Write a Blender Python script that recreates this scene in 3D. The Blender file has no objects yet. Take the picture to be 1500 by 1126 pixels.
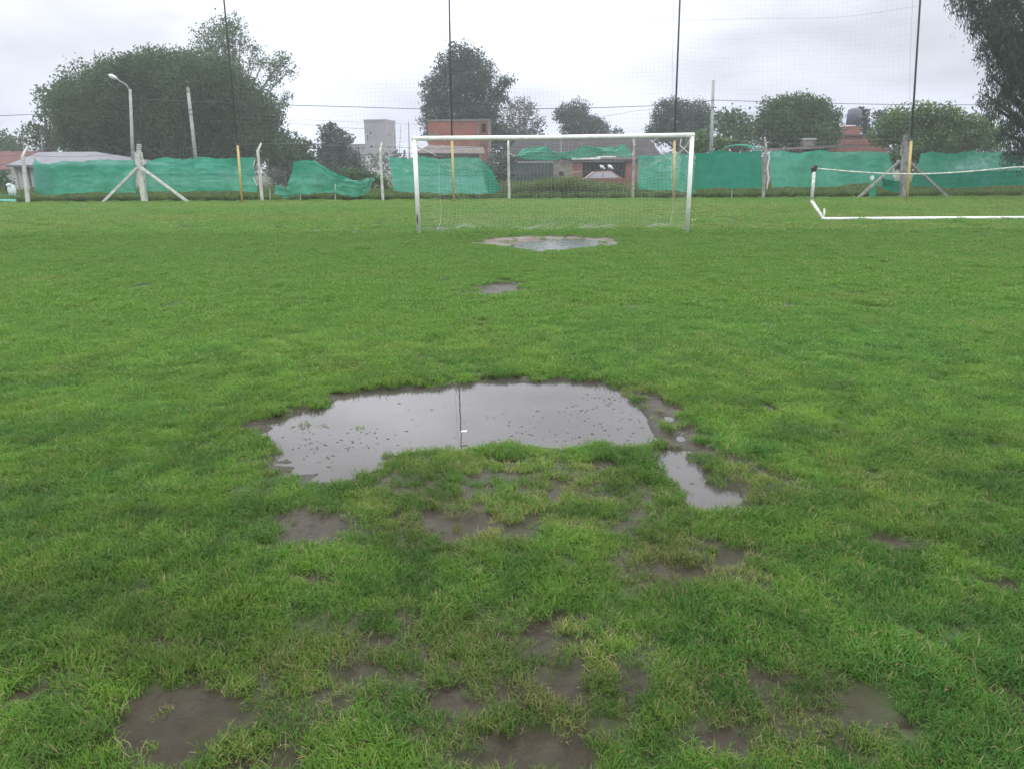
import bpy, math, random
import numpy as np
from mathutils import Vector, Matrix
random.seed(7); RNG = np.random.default_rng(11)
S = bpy.context.scene
COL = S.collection
R = math.radians

# ------------------------------------------------------------------ camera
FPX = 1120.0                      # focal length in photograph pixels (1500 wide)
PITCH = R(15.9); ROLL = R(0.35); CAMH = 1.75
cd = bpy.data.cameras.new('camera'); cam = bpy.data.objects.new('camera', cd); COL.objects.link(cam)
cd.sensor_width = 36.0; cd.lens = 36.0*FPX/1500.0; cd.clip_end = 3000; cd.clip_start = 0.05
Fv = Vector((0, math.cos(PITCH), -math.sin(PITCH))); Uv = Vector((0, math.sin(PITCH), math.cos(PITCH))); Xv = Vector((1, 0, 0))
Xr = Xv*math.cos(ROLL) - Uv*math.sin(ROLL); Ur = Uv*math.cos(ROLL) + Xv*math.sin(ROLL)
cam.matrix_world = Matrix(((Xr.x, Ur.x, -Fv.x, 0), (Xr.y, Ur.y, -Fv.y, 0), (Xr.z, Ur.z, -Fv.z, CAMH), (0, 0, 0, 1)))
S.camera = cam

def ray(px, py):
    return Fv + Xr*((px-750)/FPX) + Ur*((563-py)/FPX)
def at(px, py, D):                # point of the upright plane y = D seen at a photograph pixel
    d = ray(px, py); t = D/d.y
    return Vector((d.x*t, D, CAMH + d.z*t))
def gp(px, py, z=0.0):            # point of the ground seen at a photograph pixel
    d = ray(px, py); t = (z-CAMH)/d.z
    return Vector((d.x*t, d.y*t, z))

# ------------------------------------------------------------------ sky, sun, exposure
SUN_EL, SUN_AZ = R(52), R(-8)      # azimuth measured from +Y towards +X
world = bpy.data.worlds.new('World'); S.world = world; world.use_nodes = True
nt = world.node_tree; nt.nodes.clear()
def N(tree, typ, **kw):
    n = tree.nodes.new(typ)
    for k, v in kw.items(): setattr(n, k, v)
    return n
L = lambda tree, a, b: tree.links.new(a, b)
out = N(nt, 'ShaderNodeOutputWorld'); bg = N(nt, 'ShaderNodeBackground'); bg.inputs['Strength'].default_value = 0.1
sky = N(nt, 'ShaderNodeTexSky', sky_type='NISHITA'); sky.sun_disc = False; sky.sun_elevation = SUN_EL; sky.sun_rotation = SUN_AZ
sky.dust_density = 4.0
tc = N(nt, 'ShaderNodeTexCoord'); sep = N(nt, 'ShaderNodeSeparateXYZ'); L(nt, tc.outputs['Generated'], sep.inputs[0])
ramp = N(nt, 'ShaderNodeValToRGB'); L(nt, sep.outputs['Z'], ramp.inputs[0])
cr = ramp.color_ramp; cr.interpolation = 'EASE'
SKY = [(0.0, (.71, .73, .88)), (.05, (.73, .76, .91)), (.12, (.81, .835, .94)), (.19, (1.04, 1.07, 1.19)), (.25, (1.5, 1.54, 1.68)), (.34, (1.7, 1.74, 1.88)), (.45, (2.0, 2.03, 2.12)), (.6, (2.6, 2.62, 2.68)), (1.0, (2.85, 2.87, 2.9))]
cr.elements[0].position = 0; cr.elements[0].color = (*[c/4 for c in SKY[0][1]], 1)
cr.elements[1].position = 1; cr.elements[1].color = (*[c/4 for c in SKY[-1][1]], 1)
for p, c in SKY[1:-1]:
    e = cr.elements.new(p); e.color = (*[v/4 for v in c], 1)
mp = N(nt, 'ShaderNodeMapping'); mp.inputs['Scale'].default_value = (1, 1, 3.2); L(nt, tc.outputs['Generated'], mp.inputs[0])
nz = N(nt, 'ShaderNodeTexNoise'); nz.inputs['Scale'].default_value = 2.9; nz.inputs['Detail'].default_value = 5; nz.inputs['Roughness'].default_value = .48
L(nt, mp.outputs[0], nz.inputs['Vector'])
mr = N(nt, 'ShaderNodeMapRange'); mr.inputs['From Min'].default_value = .32; mr.inputs['From Max'].default_value = .68
mr.inputs['To Min'].default_value = .72; mr.inputs['To Max'].default_value = 1.28; L(nt, nz.outputs['Fac'], mr.inputs['Value'])
# brighter cloud in front, where the sun sits behind the overcast
dp = N(nt, 'ShaderNodeVectorMath', operation='DOT_PRODUCT'); L(nt, tc.outputs['Generated'], dp.inputs[0])
bd = Vector((-.05, .975, .21)).normalized(); dp.inputs[1].default_value = bd
mr2 = N(nt, 'ShaderNodeMapRange', interpolation_type='SMOOTHSTEP'); mr2.inputs['From Min'].default_value = .90; mr2.inputs['From Max'].default_value = 1.0
mr2.inputs['To Min'].default_value = 1.0; mr2.inputs['To Max'].default_value = 1.38; L(nt, dp.outputs['Value'], mr2.inputs['Value'])
mm = N(nt, 'ShaderNodeMath', operation='MULTIPLY'); L(nt, mr.outputs[0], mm.inputs[0]); L(nt, mr2.outputs[0], mm.inputs[1])
mm2 = N(nt, 'ShaderNodeMath', operation='MULTIPLY'); L(nt, mm.outputs[0], mm2.inputs[0]); mm2.inputs[1].default_value = 40.0
sc = N(nt, 'ShaderNodeVectorMath', operation='SCALE'); L(nt, ramp.outputs['Color'], sc.inputs[0]); L(nt, mm2.outputs[0], sc.inputs['Scale'])
mx = N(nt, 'ShaderNodeMix', data_type='RGBA'); mx.inputs[0].default_value = .95
L(nt, sky.outputs[0], mx.inputs[6]); L(nt, sc.outputs[0], mx.inputs[7]); L(nt, mx.outputs[2], bg.inputs['Color']); L(nt, bg.outputs[0], out.inputs[0])
sd = bpy.data.lights.new('sun', 'SUN'); sd.energy = 0.6; sd.angle = R(25); sd.color = (1, .97, .92)
sun = bpy.data.objects.new('sun', sd); COL.objects.link(sun)
sv = Vector((math.sin(SUN_AZ)*math.cos(SUN_EL), math.cos(SUN_AZ)*math.cos(SUN_EL), math.sin(SUN_EL)))
sun.rotation_euler = sv.to_track_quat('Z', 'Y').to_euler(); sun.location = (0, 0, 40)
S.view_settings.view_transform = 'Standard'; S.view_settings.look = 'None'; S.view_settings.exposure = 0; S.view_settings.gamma = 1
S.render.engine = 'CYCLES'

# ------------------------------------------------------------------ helpers
def tag(o, label=None, cat=None, group=None, kind=None):
    if label: o['label'] = label
    if cat: o['category'] = cat
    if group: o['group'] = group
    if kind: o['kind'] = kind
    return o
def empty(name, loc=(0, 0, 0)):
    o = bpy.data.objects.new(name, None); COL.objects.link(o); o.location = loc; o.empty_display_size = .3
    return o
def link(name, me, m, parent=None):
    o = bpy.data.objects.new(name, me); COL.objects.link(o)
    if m: me.materials.append(m)
    if parent:
        o.parent = parent
        pl = Vector(parent.location); p = parent.parent
        while p: pl += Vector(p.location); p = p.parent
        o.location = -pl
    return o
class MB:
    def __init__(s): s.v = []; s.f = []
    def add(s, vs, fs):
        b = len(s.v); s.v += [tuple(v) for v in vs]; s.f += [tuple(b+i for i in f) for f in fs]; return s
    def box(s, x0, x1, y0, y1, z0, z1, M=None):
        vs = [Vector((x, y, z)) for z in (z0, z1) for y in (y0, y1) for x in (x0, x1)]
        if M is not None: vs = [M @ v for v in vs]
        return s.add(vs, [(0, 2, 3, 1), (4, 5, 7, 6), (0, 1, 5, 4), (2, 6, 7, 3), (0, 4, 6, 2), (1, 3, 7, 5)])
    def tube(s, pts, rad, seg=8, square=False, cap=True):
        pts = [Vector(p) for p in pts]; n = len(pts)
        if not hasattr(rad, '__len__'): rad = [rad]*n
        rings = []; up = None
        for i, p in enumerate(pts):
            t = (pts[min(i+1, n-1)] - pts[max(i-1, 0)]).normalized()
            if up is None: up = Vector((0, 1, 0)) if abs(t.y) < .9 else Vector((0, 0, 1))
            a = t.cross(up).normalized(); b = a.cross(t).normalized(); up = b
            ns = 4 if square else seg; off = math.pi/4 if square else 0
            rings.append([p + a*rad[i]*math.cos(off+2*math.pi*k/ns) + b*rad[i]*math.sin(off+2*math.pi*k/ns) for k in range(ns)])
        ns = len(rings[0]); vs = [v for r in rings for v in r]; fs = []
        for i in range(n-1):
            for k in range(ns): fs.append((i*ns+k, i*ns+(k+1) % ns, (i+1)*ns+(k+1) % ns, (i+1)*ns+k))
        if cap: fs += [tuple(range(ns-1, -1, -1)), tuple((n-1)*ns+k for k in range(ns))]
        return s.add(vs, fs)
    def ball(s, c, r, sx=1, sy=1, sz=1, n=10):
        c = Vector(c); vs = []; fs = []
        for i in range(n+1):
            th = math.pi*i/n
            for k in range(2*n):
                ph = math.pi*k/n; vs.append(c + Vector((r*sx*math.sin(th)*math.cos(ph), r*sy*math.sin(th)*math.sin(ph), r*sz*math.cos(th))))
        for i in range(n):
            for k in range(2*n): fs.append((i*2*n+k, (i+1)*2*n+k, (i+1)*2*n+(k+1) % (2*n), i*2*n+(k+1) % (2*n)))
        return s.add(vs, fs)
    def prism(s, poly, y0, y1):   # outline in x,z pushed from y0 to y1
        n = len(poly); vs = [(x, y0, z) for x, z in poly] + [(x, y1, z) for x, z in poly]
        return s.add(vs, [tuple(range(n)), tuple(range(2*n-1, n-1, -1))] + [(i, i+n, (i+1) % n+n, (i+1) % n) for i in range(n)])
    def build(s, name, m, parent=None, smooth=False):
        me = bpy.data.meshes.new(name); me.from_pydata(s.v, [], s.f); me.update()
        import bmesh
        bm = bmesh.new(); bm.from_mesh(me); bmesh.ops.recalc_face_normals(bm, faces=bm.faces); bm.to_mesh(me); bm.free()
        if smooth:
            for p in me.polygons: p.use_smooth = True
        return link(name, me, m, parent)
def npmesh(name, V, F, m, parent=None, smooth=False, attrs=None):
    me = bpy.data.meshes.new(name); V = np.asarray(V, np.float32); F = np.asarray(F, np.int32); k = F.shape[1]
    me.vertices.add(len(V)); me.vertices.foreach_set('co', V.ravel())
    me.loops.add(F.size); me.loops.foreach_set('vertex_index', F.ravel())
    me.polygons.add(len(F)); me.polygons.foreach_set('loop_start', np.arange(0, F.size, k, dtype=np.int32))
    me.polygons.foreach_set('loop_total', np.full(len(F), k, np.int32))
    if smooth: me.polygons.foreach_set('use_smooth', np.ones(len(F), bool))
    me.update(calc_edges=True)
    for a, val in (attrs or {}).items():
        val = np.asarray(val, np.float32)
        if val.ndim == 1:
            at_ = me.attributes.new(a, 'FLOAT', 'POINT'); at_.data.foreach_set('value', val)
        else:
            at_ = me.attributes.new(a, 'FLOAT_VECTOR', 'POINT'); at_.data.foreach_set('vector', val.ravel())
    return link(name, me, m, parent)

# value noise in numpy
LAT = np.random.default_rng(5).random((256, 256))
def vnoise(x, y, s=1.0, o=0.0):
    x = np.asarray(x)*s+o*17.3+100; y = np.asarray(y)*s+o*9.1+100
    xi = np.floor(x).astype(int); yi = np.floor(y).astype(int); fx = x-xi; fy = y-yi
    fx = fx*fx*(3-2*fx); fy = fy*fy*(3-2*fy)
    a = LAT[xi % 256, yi % 256]; b = LAT[(xi+1) % 256, yi % 256]; c = LAT[xi % 256, (yi+1) % 256]; d = LAT[(xi+1) % 256, (yi+1) % 256]
    return (a*(1-fx)+b*fx)*(1-fy)+(c*(1-fx)+d*fx)*fy
def fbm(x, y, s=1.0, o=0.0, n=4):
    t = 0; a = .5; w = 0
    for i in range(n): t = t+a*vnoise(x, y, s*2**i, o+i*3.7); w += a; a *= .5
    return t/w
def sstep(a, b, x):
    t = np.clip((np.asarray(x)-a)/(b-a), 0, 1); return t*t*(3-2*t)

# ------------------------------------------------------------------ materials
def mat(name, col, rough=.7, var=.15, scale=6.0, bump=0.0, bscale=40.0, metallic=0.0, spec=.4, col2=None, stretch=(1, 1, 1)):
    m = bpy.data.materials.new(name); m.use_nodes = True; t = m.node_tree; b = t.nodes['Principled BSDF']
    tc = N(t, 'ShaderNodeTexCoord'); mp = N(t, 'ShaderNodeMapping'); mp.inputs['Scale'].default_value = stretch; L(t, tc.outputs['Object'], mp.inputs[0])
    nz = N(t, 'ShaderNodeTexNoise'); nz.inputs['Scale'].default_value = scale; nz.inputs['Detail'].default_value = 6; nz.inputs['Roughness'].default_value = .6
    L(t, mp.outputs[0], nz.inputs['Vector'])
    mr = N(t, 'ShaderNodeMapRange'); mr.inputs['From Min'].default_value = .3; mr.inputs['From Max'].default_value = .7; L(t, nz.outputs['Fac'], mr.inputs['Value'])
    c2 = col2 or tuple(min(1, c*(1-var*2)) for c in col); c1 = tuple(min(1, c*(1+var)) for c in col)
    mx = N(t, 'ShaderNodeMix', data_type='RGBA'); mx.inputs[6].default_value = (*c2, 1); mx.inputs[7].default_value = (*c1, 1)
    L(t, mr.outputs[0], mx.inputs[0]); L(t, mx.outputs[2], b.inputs['Base Color'])
    b.inputs['Roughness'].default_value = rough; b.inputs['Metallic'].default_value = metallic; b.inputs['Specular IOR Level'].default_value = spec
    if bump:
        n2 = N(t, 'ShaderNodeTexNoise'); n2.inputs['Scale'].default_value = bscale; n2.inputs['Detail'].default_value = 4; L(t, mp.outputs[0], n2.inputs['Vector'])
        bp = N(t, 'ShaderNodeBump'); bp.inputs['Strength'].default_value = bump; bp.inputs['Distance'].default_value = .02
        L(t, n2.outputs['Fac'], bp.inputs['Height']); L(t, bp.outputs[0], b.inputs['Normal'])
    return m
def leafmat(name, c1, c2, scale=.8, trans=.25):
    m = bpy.data.materials.new(name); m.use_nodes = True; t = m.node_tree; b = t.nodes['Principled BSDF']; o = t.nodes['Material Output']
    tc = N(t, 'ShaderNodeTexCoord'); nz = N(t, 'ShaderNodeTexNoise'); nz.inputs['Scale'].default_value = scale; nz.inputs['Detail'].default_value = 8; nz.inputs['Roughness'].default_value = .75
    L(t, tc.outputs['Object'], nz.inputs['Vector'])
    mr = N(t, 'ShaderNodeMapRange'); mr.inputs['From Min'].default_value = .35; mr.inputs['From Max'].default_value = .65; L(t, nz.outputs['Fac'], mr.inputs['Value'])
    mx = N(t, 'ShaderNodeMix', data_type='RGBA'); mx.inputs[6].default_value = (*c1, 1); mx.inputs[7].default_value = (*c2, 1)
    L(t, mr.outputs[0], mx.inputs[0]); L(t, mx.outputs[2], b.inputs['Base Color']); b.inputs['Roughness'].default_value = .55; b.inputs['Specular IOR Level'].default_value = .3
    tr = N(t, 'ShaderNodeBsdfTranslucent'); L(t, mx.outputs[2], tr.inputs[0]); ms = N(t, 'ShaderNodeMixShader'); ms.inputs[0].default_value = trans
    L(t, b.outputs[0], ms.inputs[1]); L(t, tr.outputs[0], ms.inputs[2]); L(t, ms.outputs[0], o.inputs[0])
    return m
def clothmat(name, c1, c2, alpha=.12, scale=1.5):
    m = leafmat(name, c1, c2, scale, .35); t = m.node_tree; o = t.nodes['Material Output']; src = o.inputs[0].links[0].from_socket
    tr = N(t, 'ShaderNodeBsdfTransparent'); ms = N(t, 'ShaderNodeMixShader'); ms.inputs[0].default_value = alpha
    L(t, src, ms.inputs[1]); L(t, tr.outputs[0], ms.inputs[2]); L(t, ms.outputs[0], o.inputs[0])
    return m
def brickmat(name, c1, c2, mortar, scale=1.0, rot=False):
    m = mat(name, c1, .85, .1); t = m.node_tree; b = t.nodes['Principled BSDF']
    tc = N(t, 'ShaderNodeTexCoord'); mp = N(t, 'ShaderNodeMapping'); mp.inputs['Rotation'].default_value = (R(90), 0, 0); L(t, tc.outputs['Object'], mp.inputs[0])
    bt = N(t, 'ShaderNodeTexBrick'); bt.inputs['Color1'].default_value = (*c1, 1); bt.inputs['Color2'].default_value = (*c2, 1); bt.inputs['Mortar'].default_value = (*mortar, 1)
    bt.inputs['Scale'].default_value = scale; bt.inputs['Mortar Size'].default_value = .012; bt.inputs['Brick Width'].default_value = .33; bt.inputs['Row Height'].default_value = .2
    L(t, mp.outputs[0], bt.inputs['Vector'])
    nz = N(t, 'ShaderNodeTexNoise'); nz.inputs['Scale'].default_value = .9; nz.inputs['Detail'].default_value = 6; L(t, tc.outputs['Object'], nz.inputs['Vector'])
    hs = N(t, 'ShaderNodeHueSaturation'); L(t, bt.outputs['Color'], hs.inputs['Color'])
    mr = N(t, 'ShaderNodeMapRange'); mr.inputs['To Min'].default_value = .6; mr.inputs['To Max'].default_value = 1.4; L(t, nz.outputs['Fac'], mr.inputs['Value']); L(t, mr.outputs[0], hs.inputs['Value'])
    L(t, hs.outputs[0], b.inputs['Base Color'])
    return m
M = {}
M['white'] = mat('white_paint', (.82, .83, .81), .4, .05, 5, .1, 30, col2=(.66, .67, .63))
M['worn'] = mat('worn_white', (.62, .64, .60), .55, .2, 9, .2, 40, col2=(.25, .26, .2))
M['rust'] = mat('rust_dark', (.035, .03, .028), .8, .3, 20, .4)
M['conc'] = mat('concrete_white', (.60, .60, .56), .85, .12, 4, .4, 50, col2=(.34, .35, .31))
M['conc2'] = mat('concrete_weathered', (.36, .35, .33), .85, .2, 5, .5, 50, col2=(.17, .17, .15))
M['yellow'] = mat('yellow_paint', (.50, .40, .13), .5, .15, 6, .2, 30, col2=(.40, .30, .12))
M['black'] = mat('dark_steel', (.085, .085, .09), .5, .2, 5)
M['galv'] = mat('galvanised', (.30, .32, .31), .5, .15, 6)
M['wood'] = mat('pole_wood', (.20, .18, .16), .85, .25, 4, .4, 20, stretch=(6, 6, 1))
M['bark'] = mat('bark', (.085, .07, .055), .9, .3, 4, .6, 20, stretch=(4, 4, 1))
M['palebark'] = mat('pale_bark', (.22, .20, .17), .9, .3, 4, .6, 20, stretch=(4, 4, 1))
M['wire'] = mat('wire', (.05, .05, .055), .6, .1)
M['rope'] = mat('net_rope', (.55, .56, .55), .8, .15)
M['backnet'] = mat('ball_net', (.30, .30, .34), .8, .15)
M['glass'] = mat('dark_glass', (.02, .025, .03), .12, .1, spec=.6)
M['render_grey'] = mat('grey_render', (.27, .25, .26), .9, .1, .25, .2, 5, col2=(.19, .175, .19))
M['render_pale'] = mat('pale_render', (.48, .48, .46), .9, .12, .6, .2, 5)
M['tin'] = mat('tin_roof', (.15, .155, .18), .6, .12, .5, col2=(.11, .115, .135), stretch=(4, 1, 1))
M['tinrust'] = mat('rusty_tin', (.12, .10, .095), .8, .25, .8, col2=(.06, .045, .04), stretch=(3, 1, 1))
M['redroof'] = mat('red_roof', (.12, .045, .042), .8, .2, 1.0)
M['darkroof'] = mat('dark_roof', (.040, .034, .036), .9, .2, .7, col2=(.026, .024, .026))
M['brick'] = brickmat('orange_brick', (.30, .10, .072), (.23, .085, .068), (.22, .15, .13))
M['brick2'] = brickmat('red_brick', (.26, .10, .075), (.19, .08, .065), (.2, .15, .13))
M['tank'] = mat('tank_grey', (.10, .12, .16), .5, .1, 2)
M['gate'] = mat('gate_green', (.03, .06, .06), .5, .15, 2)
M['dark'] = mat('dark_opening', (.015, .015, .016), .9, .1)
M['plaster'] = mat('weathered_plaster', (.22, .21, .18), .9, .2, 3, .3, 10)
M['car'] = mat('car_paint', (.20, .075, .06), .35, .05, 2, spec=.5)
M['tyre'] = mat('tyre', (.02, .02, .02), .8, .1)
M['lampglass'] = mat('lamp_glass', (.6, .62, .64), .3, .05)
M['plastic_white'] = mat('white_plastic', (.72, .72, .72), .5, .05, 8)
C1, C2 = (.035, .30, .185), (.05, .36, .24)
M['cloth'] = clothmat('shade_cloth', (.018, .29, .175), (.07, .42, .29), .20, .7)
M['cloth_pale'] = clothmat('shade_cloth_pale', (.075, .40, .295), (.12, .47, .36), .20, .7)
M['cloth_deep'] = clothmat('shade_cloth_deep', (.006, .20, .125), (.012, .25, .16), .03)
M['cloth_thin'] = clothmat('shade_cloth_thin', (.06, .30, .22), (.09, .35, .27), .42)
M['frayed'] = mat('frayed_plastic', (.62, .66, .64), .7, .15)
M['lf_dark'] = leafmat('leaf_dark', (.034, .078, .026), (.068, .130, .040), .35)
M['lf_mid'] = leafmat('leaf_mid', (.034, .088, .024), (.07, .14, .042), .5)
M['lf_blue'] = leafmat('leaf_bluish', (.032, .062, .044), (.060, .105, .068), .4)
M['lf_grey'] = leafmat('leaf_grey', (.10, .11, .10), (.15, .155, .14), .5)
M['lf_olive'] = leafmat('leaf_olive', (.055, .12, .025), (.11, .19, .045), .5)
M['lf_euc'] = leafmat('leaf_eucalyptus', (.022, .048, .030), (.050, .088, .052), .7)
M['lf_pale'] = leafmat('leaf_pale', (.09, .13, .05), (.15, .19, .08), .5)

# ------------------------------------------------------------------ ground shape (all measured on the ground plane)
def world_poly(pts): return np.array([[gp(*p).x, gp(*p).y] for p in pts])
PUD = world_poly([(384, 636), (404, 612), (470, 590), (535, 570), (600, 563), (650, 560), (700, 553), (760, 549), (830, 552), (880, 553), (915, 566), (935, 588), (965, 604),
                  (982, 622), (975, 640), (945, 650), (900, 648), (850, 651), (790, 648), (740, 653), (690, 658), (640, 655), (568, 661), (548, 682), (505, 692), (465, 690), (430, 668), (400, 652)])
CHA = world_poly([(945, 646), (985, 655), (1012, 662), (1030, 682), (1046, 702), (1078, 715), (1082, 737), (1040, 746), (1005, 738), (985, 714), (974, 686), (950, 660)])
GPU = world_poly([(728, 361), (765, 353), (800, 349), (850, 347), (892, 352), (872, 361), (832, 368), (790, 371), (752, 368)])
def ell(px, py, rx, ry):
    c = gp(px, py); a = gp(px, py-ry); b = gp(px, py+ry); r = gp(px+rx, py)
    return (c.x, (a.y+b.y)/2, abs(r.x-c.x), abs(a.y-b.y)/2)
MUDS = [ell(*e) for e in [(440, 775, 50, 27), (462, 845, 30, 13), (676, 770, 40, 18), (640, 755, 24, 7), (1012, 838, 40, 15), (212, 870, 15, 10), (228, 942, 36, 14), (245, 1058, 78, 58), (305, 1062, 48, 14),
        (33, 1022, 34, 18), (78, 980, 26, 9), (793, 932, 33, 25), (835, 903, 42, 9), (655, 1018, 42, 24), (737, 1013, 27, 15), (822, 1013, 32, 26), (805, 1098, 66, 32), (927, 1007, 28, 26), (550, 937, 22, 10),
        (597, 907, 13, 7), (1280, 787, 26, 11), (1335, 801, 24, 6), (1473, 856, 30, 9), (1132, 999, 30, 12), (1048, 1082, 52, 22), (1087, 1110, 22, 12), (1208, 1040, 20, 12), (1257, 1097, 30, 12),
        (1325, 1060, 30, 8), (1488, 1029, 24, 17), (1087, 942, 28, 5), (1252, 716, 20, 5), (1128, 597, 13, 4), (737, 423, 46, 13), (885, 683, 28, 8), (478, 702, 40, 10), (1100, 740, 24, 8),
        (400, 716, 22, 6), (730, 672, 26, 5), (960, 590, 26, 14), (1110, 850, 18, 6), (700, 700, 16, 4), (1190, 905, 14, 4), (540, 1030, 18, 5), (400, 1120, 60, 10), (1370, 965, 16, 4), (890, 830, 14, 4)]]
GM = ell(808, 355, 118, 10.5)
THIN = [ell(*e) for e in [(720, 735, 330, 75), (640, 1000, 340, 130), (430, 670, 90, 45), (1100, 700, 70, 45), (950, 600, 60, 35), (1150, 1040, 200, 90), (1010, 830, 160, 50), (330, 1080, 200, 60)]]
def polydist(P, x, y):
    x = np.asarray(x, float); y = np.asarray(y, float); best = np.full(x.shape, 1e9); ins = np.zeros(x.shape, bool); n = len(P)
    for i in range(n):
        ax, ay = P[i]; bx, by = P[(i+1) % n]; dx, dy = bx-ax, by-ay
        t = np.clip(((x-ax)*dx+(y-ay)*dy)/(dx*dx+dy*dy+1e-12), 0, 1)
        best = np.minimum(best, (x-ax-t*dx)**2+(y-ay-t*dy)**2)
        c = ((ay > y) != (by > y)) & (x < (bx-ax)*(y-ay)/(by-ay+1e-12)+ax); ins ^= c
    d = np.sqrt(best); return np.where(ins, -d, d)
def fields(x, y):
    """mud 0..1, wetness depth, thin-grass 0..1"""
    x = np.asarray(x, float); y = np.asarray(y, float)
    n1 = fbm(x, y, 3.0, 1, 4)-.5; n2 = fbm(x, y, 9.0, 2, 3)-.5; n3 = fbm(x, y, 30.0, 8, 2)-.5
    dp_ = polydist(PUD, x, y) + n2*.20 + n1*.14; dc = polydist(CHA, x, y) + n2*.14; d = np.minimum(dp_, dc)
    pud = np.maximum(sstep(.14, -.22, dp_), sstep(.10, -.10, dc)); mud = sstep(.05, -.05, d+n3*.14)
    mud = np.maximum(mud, sstep(.13, .0, dp_+n1*.8+n2*.5)*((x > 1.0) | ((x < -1.0) & (y < 6.0))))
    dg = polydist(GPU, x, y) + n2*.5; gpd = sstep(.35, -.5, dg)
    for cx, cy, rx, ry in MUDS:
        q = np.sqrt(((x-cx)/rx)**2+((y-cy)/ry)**2) + n2*1.7 + n1*1.3 + n3*.7
        mud = np.maximum(mud, sstep(1.22, .74, q))
    q = np.sqrt(((x-GM[0])/GM[2])**2+((y-GM[1])/GM[3])**2)+n1*.3+n2*.35; gm = sstep(1.05, .85, q); mud = np.maximum(mud, gm)
    th = np.zeros(x.shape)
    for cx, cy, rx, ry in THIN:
        q = np.sqrt(((x-cx)/rx)**2+((y-cy)/ry)**2)+n1*.8; th = np.maximum(th, sstep(1.15, .5, q))
    mud = np.maximum(mud, th*sstep(.63, .72, fbm(x, y, 4.5, 5, 4))*.8)
    return mud, np.maximum(pud, gpd), th, gm
def height(x, y, F=None):
    mud, pud, th, gm = F if F is not None else fields(x, y)
    near = 1/(1+np.abs(y)/25)
    h = (fbm(x, y, 1.1, 3, 3)-.5)*.035 + (fbm(x, y, 7, 4, 3)-.5)*.022
    h = h*(1-.6*pud)
    shoal = ((fbm(x*.55, y*1.5, 6, 14, 4)-.5)+.6*(fbm(x*.9, y*3.2, 9, 15, 3)-.5))*pud*sstep(14, 9, y)*(.036+.045*((x > .9) & (y > 5.5))+.045*((x < -1.0) & (y < 5.4)))
    nx0 = gp(965, 620); h = h + .040*np.exp(-(((x-nx0.x)/.075)**2+((y-nx0.y)/.42)**2)**2)  # added mud hump that blocks a pole's reflection at the puddle's right end
    return h*(.4+.6*near) - .047*pud - .014*mud + shoal + (fbm(x, y, 16, 6, 3)-.5)*.032*mud*(1-.6*pud)*near
WATER_Z = -.030

# grid, fine where the camera stands near
ys = [-30, -12, -4, 0, .8, 1.2]
y = 1.4
while y < 8.5: ys.append(y); y += .03
while y < 14: ys.append(y); y += .07
while y < 19: ys.append(y); y += .16
while y < 23: ys.append(y); y += .06
while y < 46: ys.append(y); y += .35
while y < 120: ys.append(y); y += 4
ys += [150, 200, 280]
xs = list(np.arange(-4.6, 4.6, .03)); x = 4.6
while x < 9: xs.append(x); x += .08
while x < 30: xs.append(x); x += .5
xs += [40, 60, 100, 200, 280]
xs = [-280, -200, -100, -60, -40] + [-v for v in reversed([v for v in xs if 4.6 < v < 31])] + [v for v in xs if v > -4.61]
xs = np.array(sorted(set(np.round(xs, 4)))); ys = np.array(ys)
GX, GY = np.meshgrid(xs, ys); gx, gy = GX.ravel(), GY.ravel(); FD = fields(gx, gy)
gz = height(gx, gy, FD); nx_, ny_ = len(xs), len(ys)
idx = np.arange(nx_*ny_).reshape(ny_, nx_); FQ = np.stack([idx[:-1, :-1], idx[:-1, 1:], idx[1:, 1:], idx[1:, :-1]], -1).reshape(-1, 4)
gmat = bpy.data.materials.new('turf_ground'); gmat.use_nodes = True; t = gmat.node_tree; b = t.nodes['Principled BSDF']
a1 = N(t, 'ShaderNodeAttribute', attribute_name='mud'); a2 = N(t, 'ShaderNodeAttribute', attribute_name='sand'); tc = N(t, 'ShaderNodeTexCoord')
n1 = N(t, 'ShaderNodeTexNoise'); n1.inputs['Scale'].default_value = 14; n1.inputs['Detail'].default_value = 8; L(t, tc.outputs['Object'], n1.inputs['Vector'])
n2 = N(t, 'ShaderNodeTexNoise'); n2.inputs['Scale'].default_value = 1.3; n2.inputs['Detail'].default_value = 5; L(t, tc.outputs['Object'], n2.inputs['Vector'])
def mixc(fac, c1, c2, ff=None):
    m_ = N(t, 'ShaderNodeMix', data_type='RGBA')
    for i, c in ((6, c1), (7, c2)):
        if isinstance(c, tuple): m_.inputs[i].default_value = (*c, 1)
        else: L(t, c, m_.inputs[i])
    L(t, fac, m_.inputs[0]); return m_.outputs[2]
mudc = mixc(n1.outputs['Fac'], (.015, .012, .0075), (.048, .039, .024))
sandc = mixc(n2.outputs['Fac'], (.045, .034, .023), (.15, .115, .08))
mudc = mixc(a2.outputs['Fac'], mudc, sandc)
grc = mixc(n1.outputs['Fac'], (.030, .040, .016), (.05, .075, .025))
L(t, mixc(a1.outputs['Fac'], grc, mudc), b.inputs['Base Color'])
mr = N(t, 'ShaderNodeMapRange'); L(t, a1.outputs['Fac'], mr.inputs['Value']); mr.inputs['To Min'].default_value = .9; mr.inputs['To Max'].default_value = .5; L(t, mr.outputs[0], b.inputs['Roughness']); b.inputs['Specular IOR Level'].default_value = .14
nr = N(t, 'ShaderNodeMapRange'); nr.inputs['From Min'].default_value = .4; nr.inputs['From Max'].default_value = .62; nr.inputs['To Min'].default_value = .55; nr.inputs['To Max'].default_value = 1.1; L(t, n2.outputs['Fac'], nr.inputs['Value'])
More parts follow.
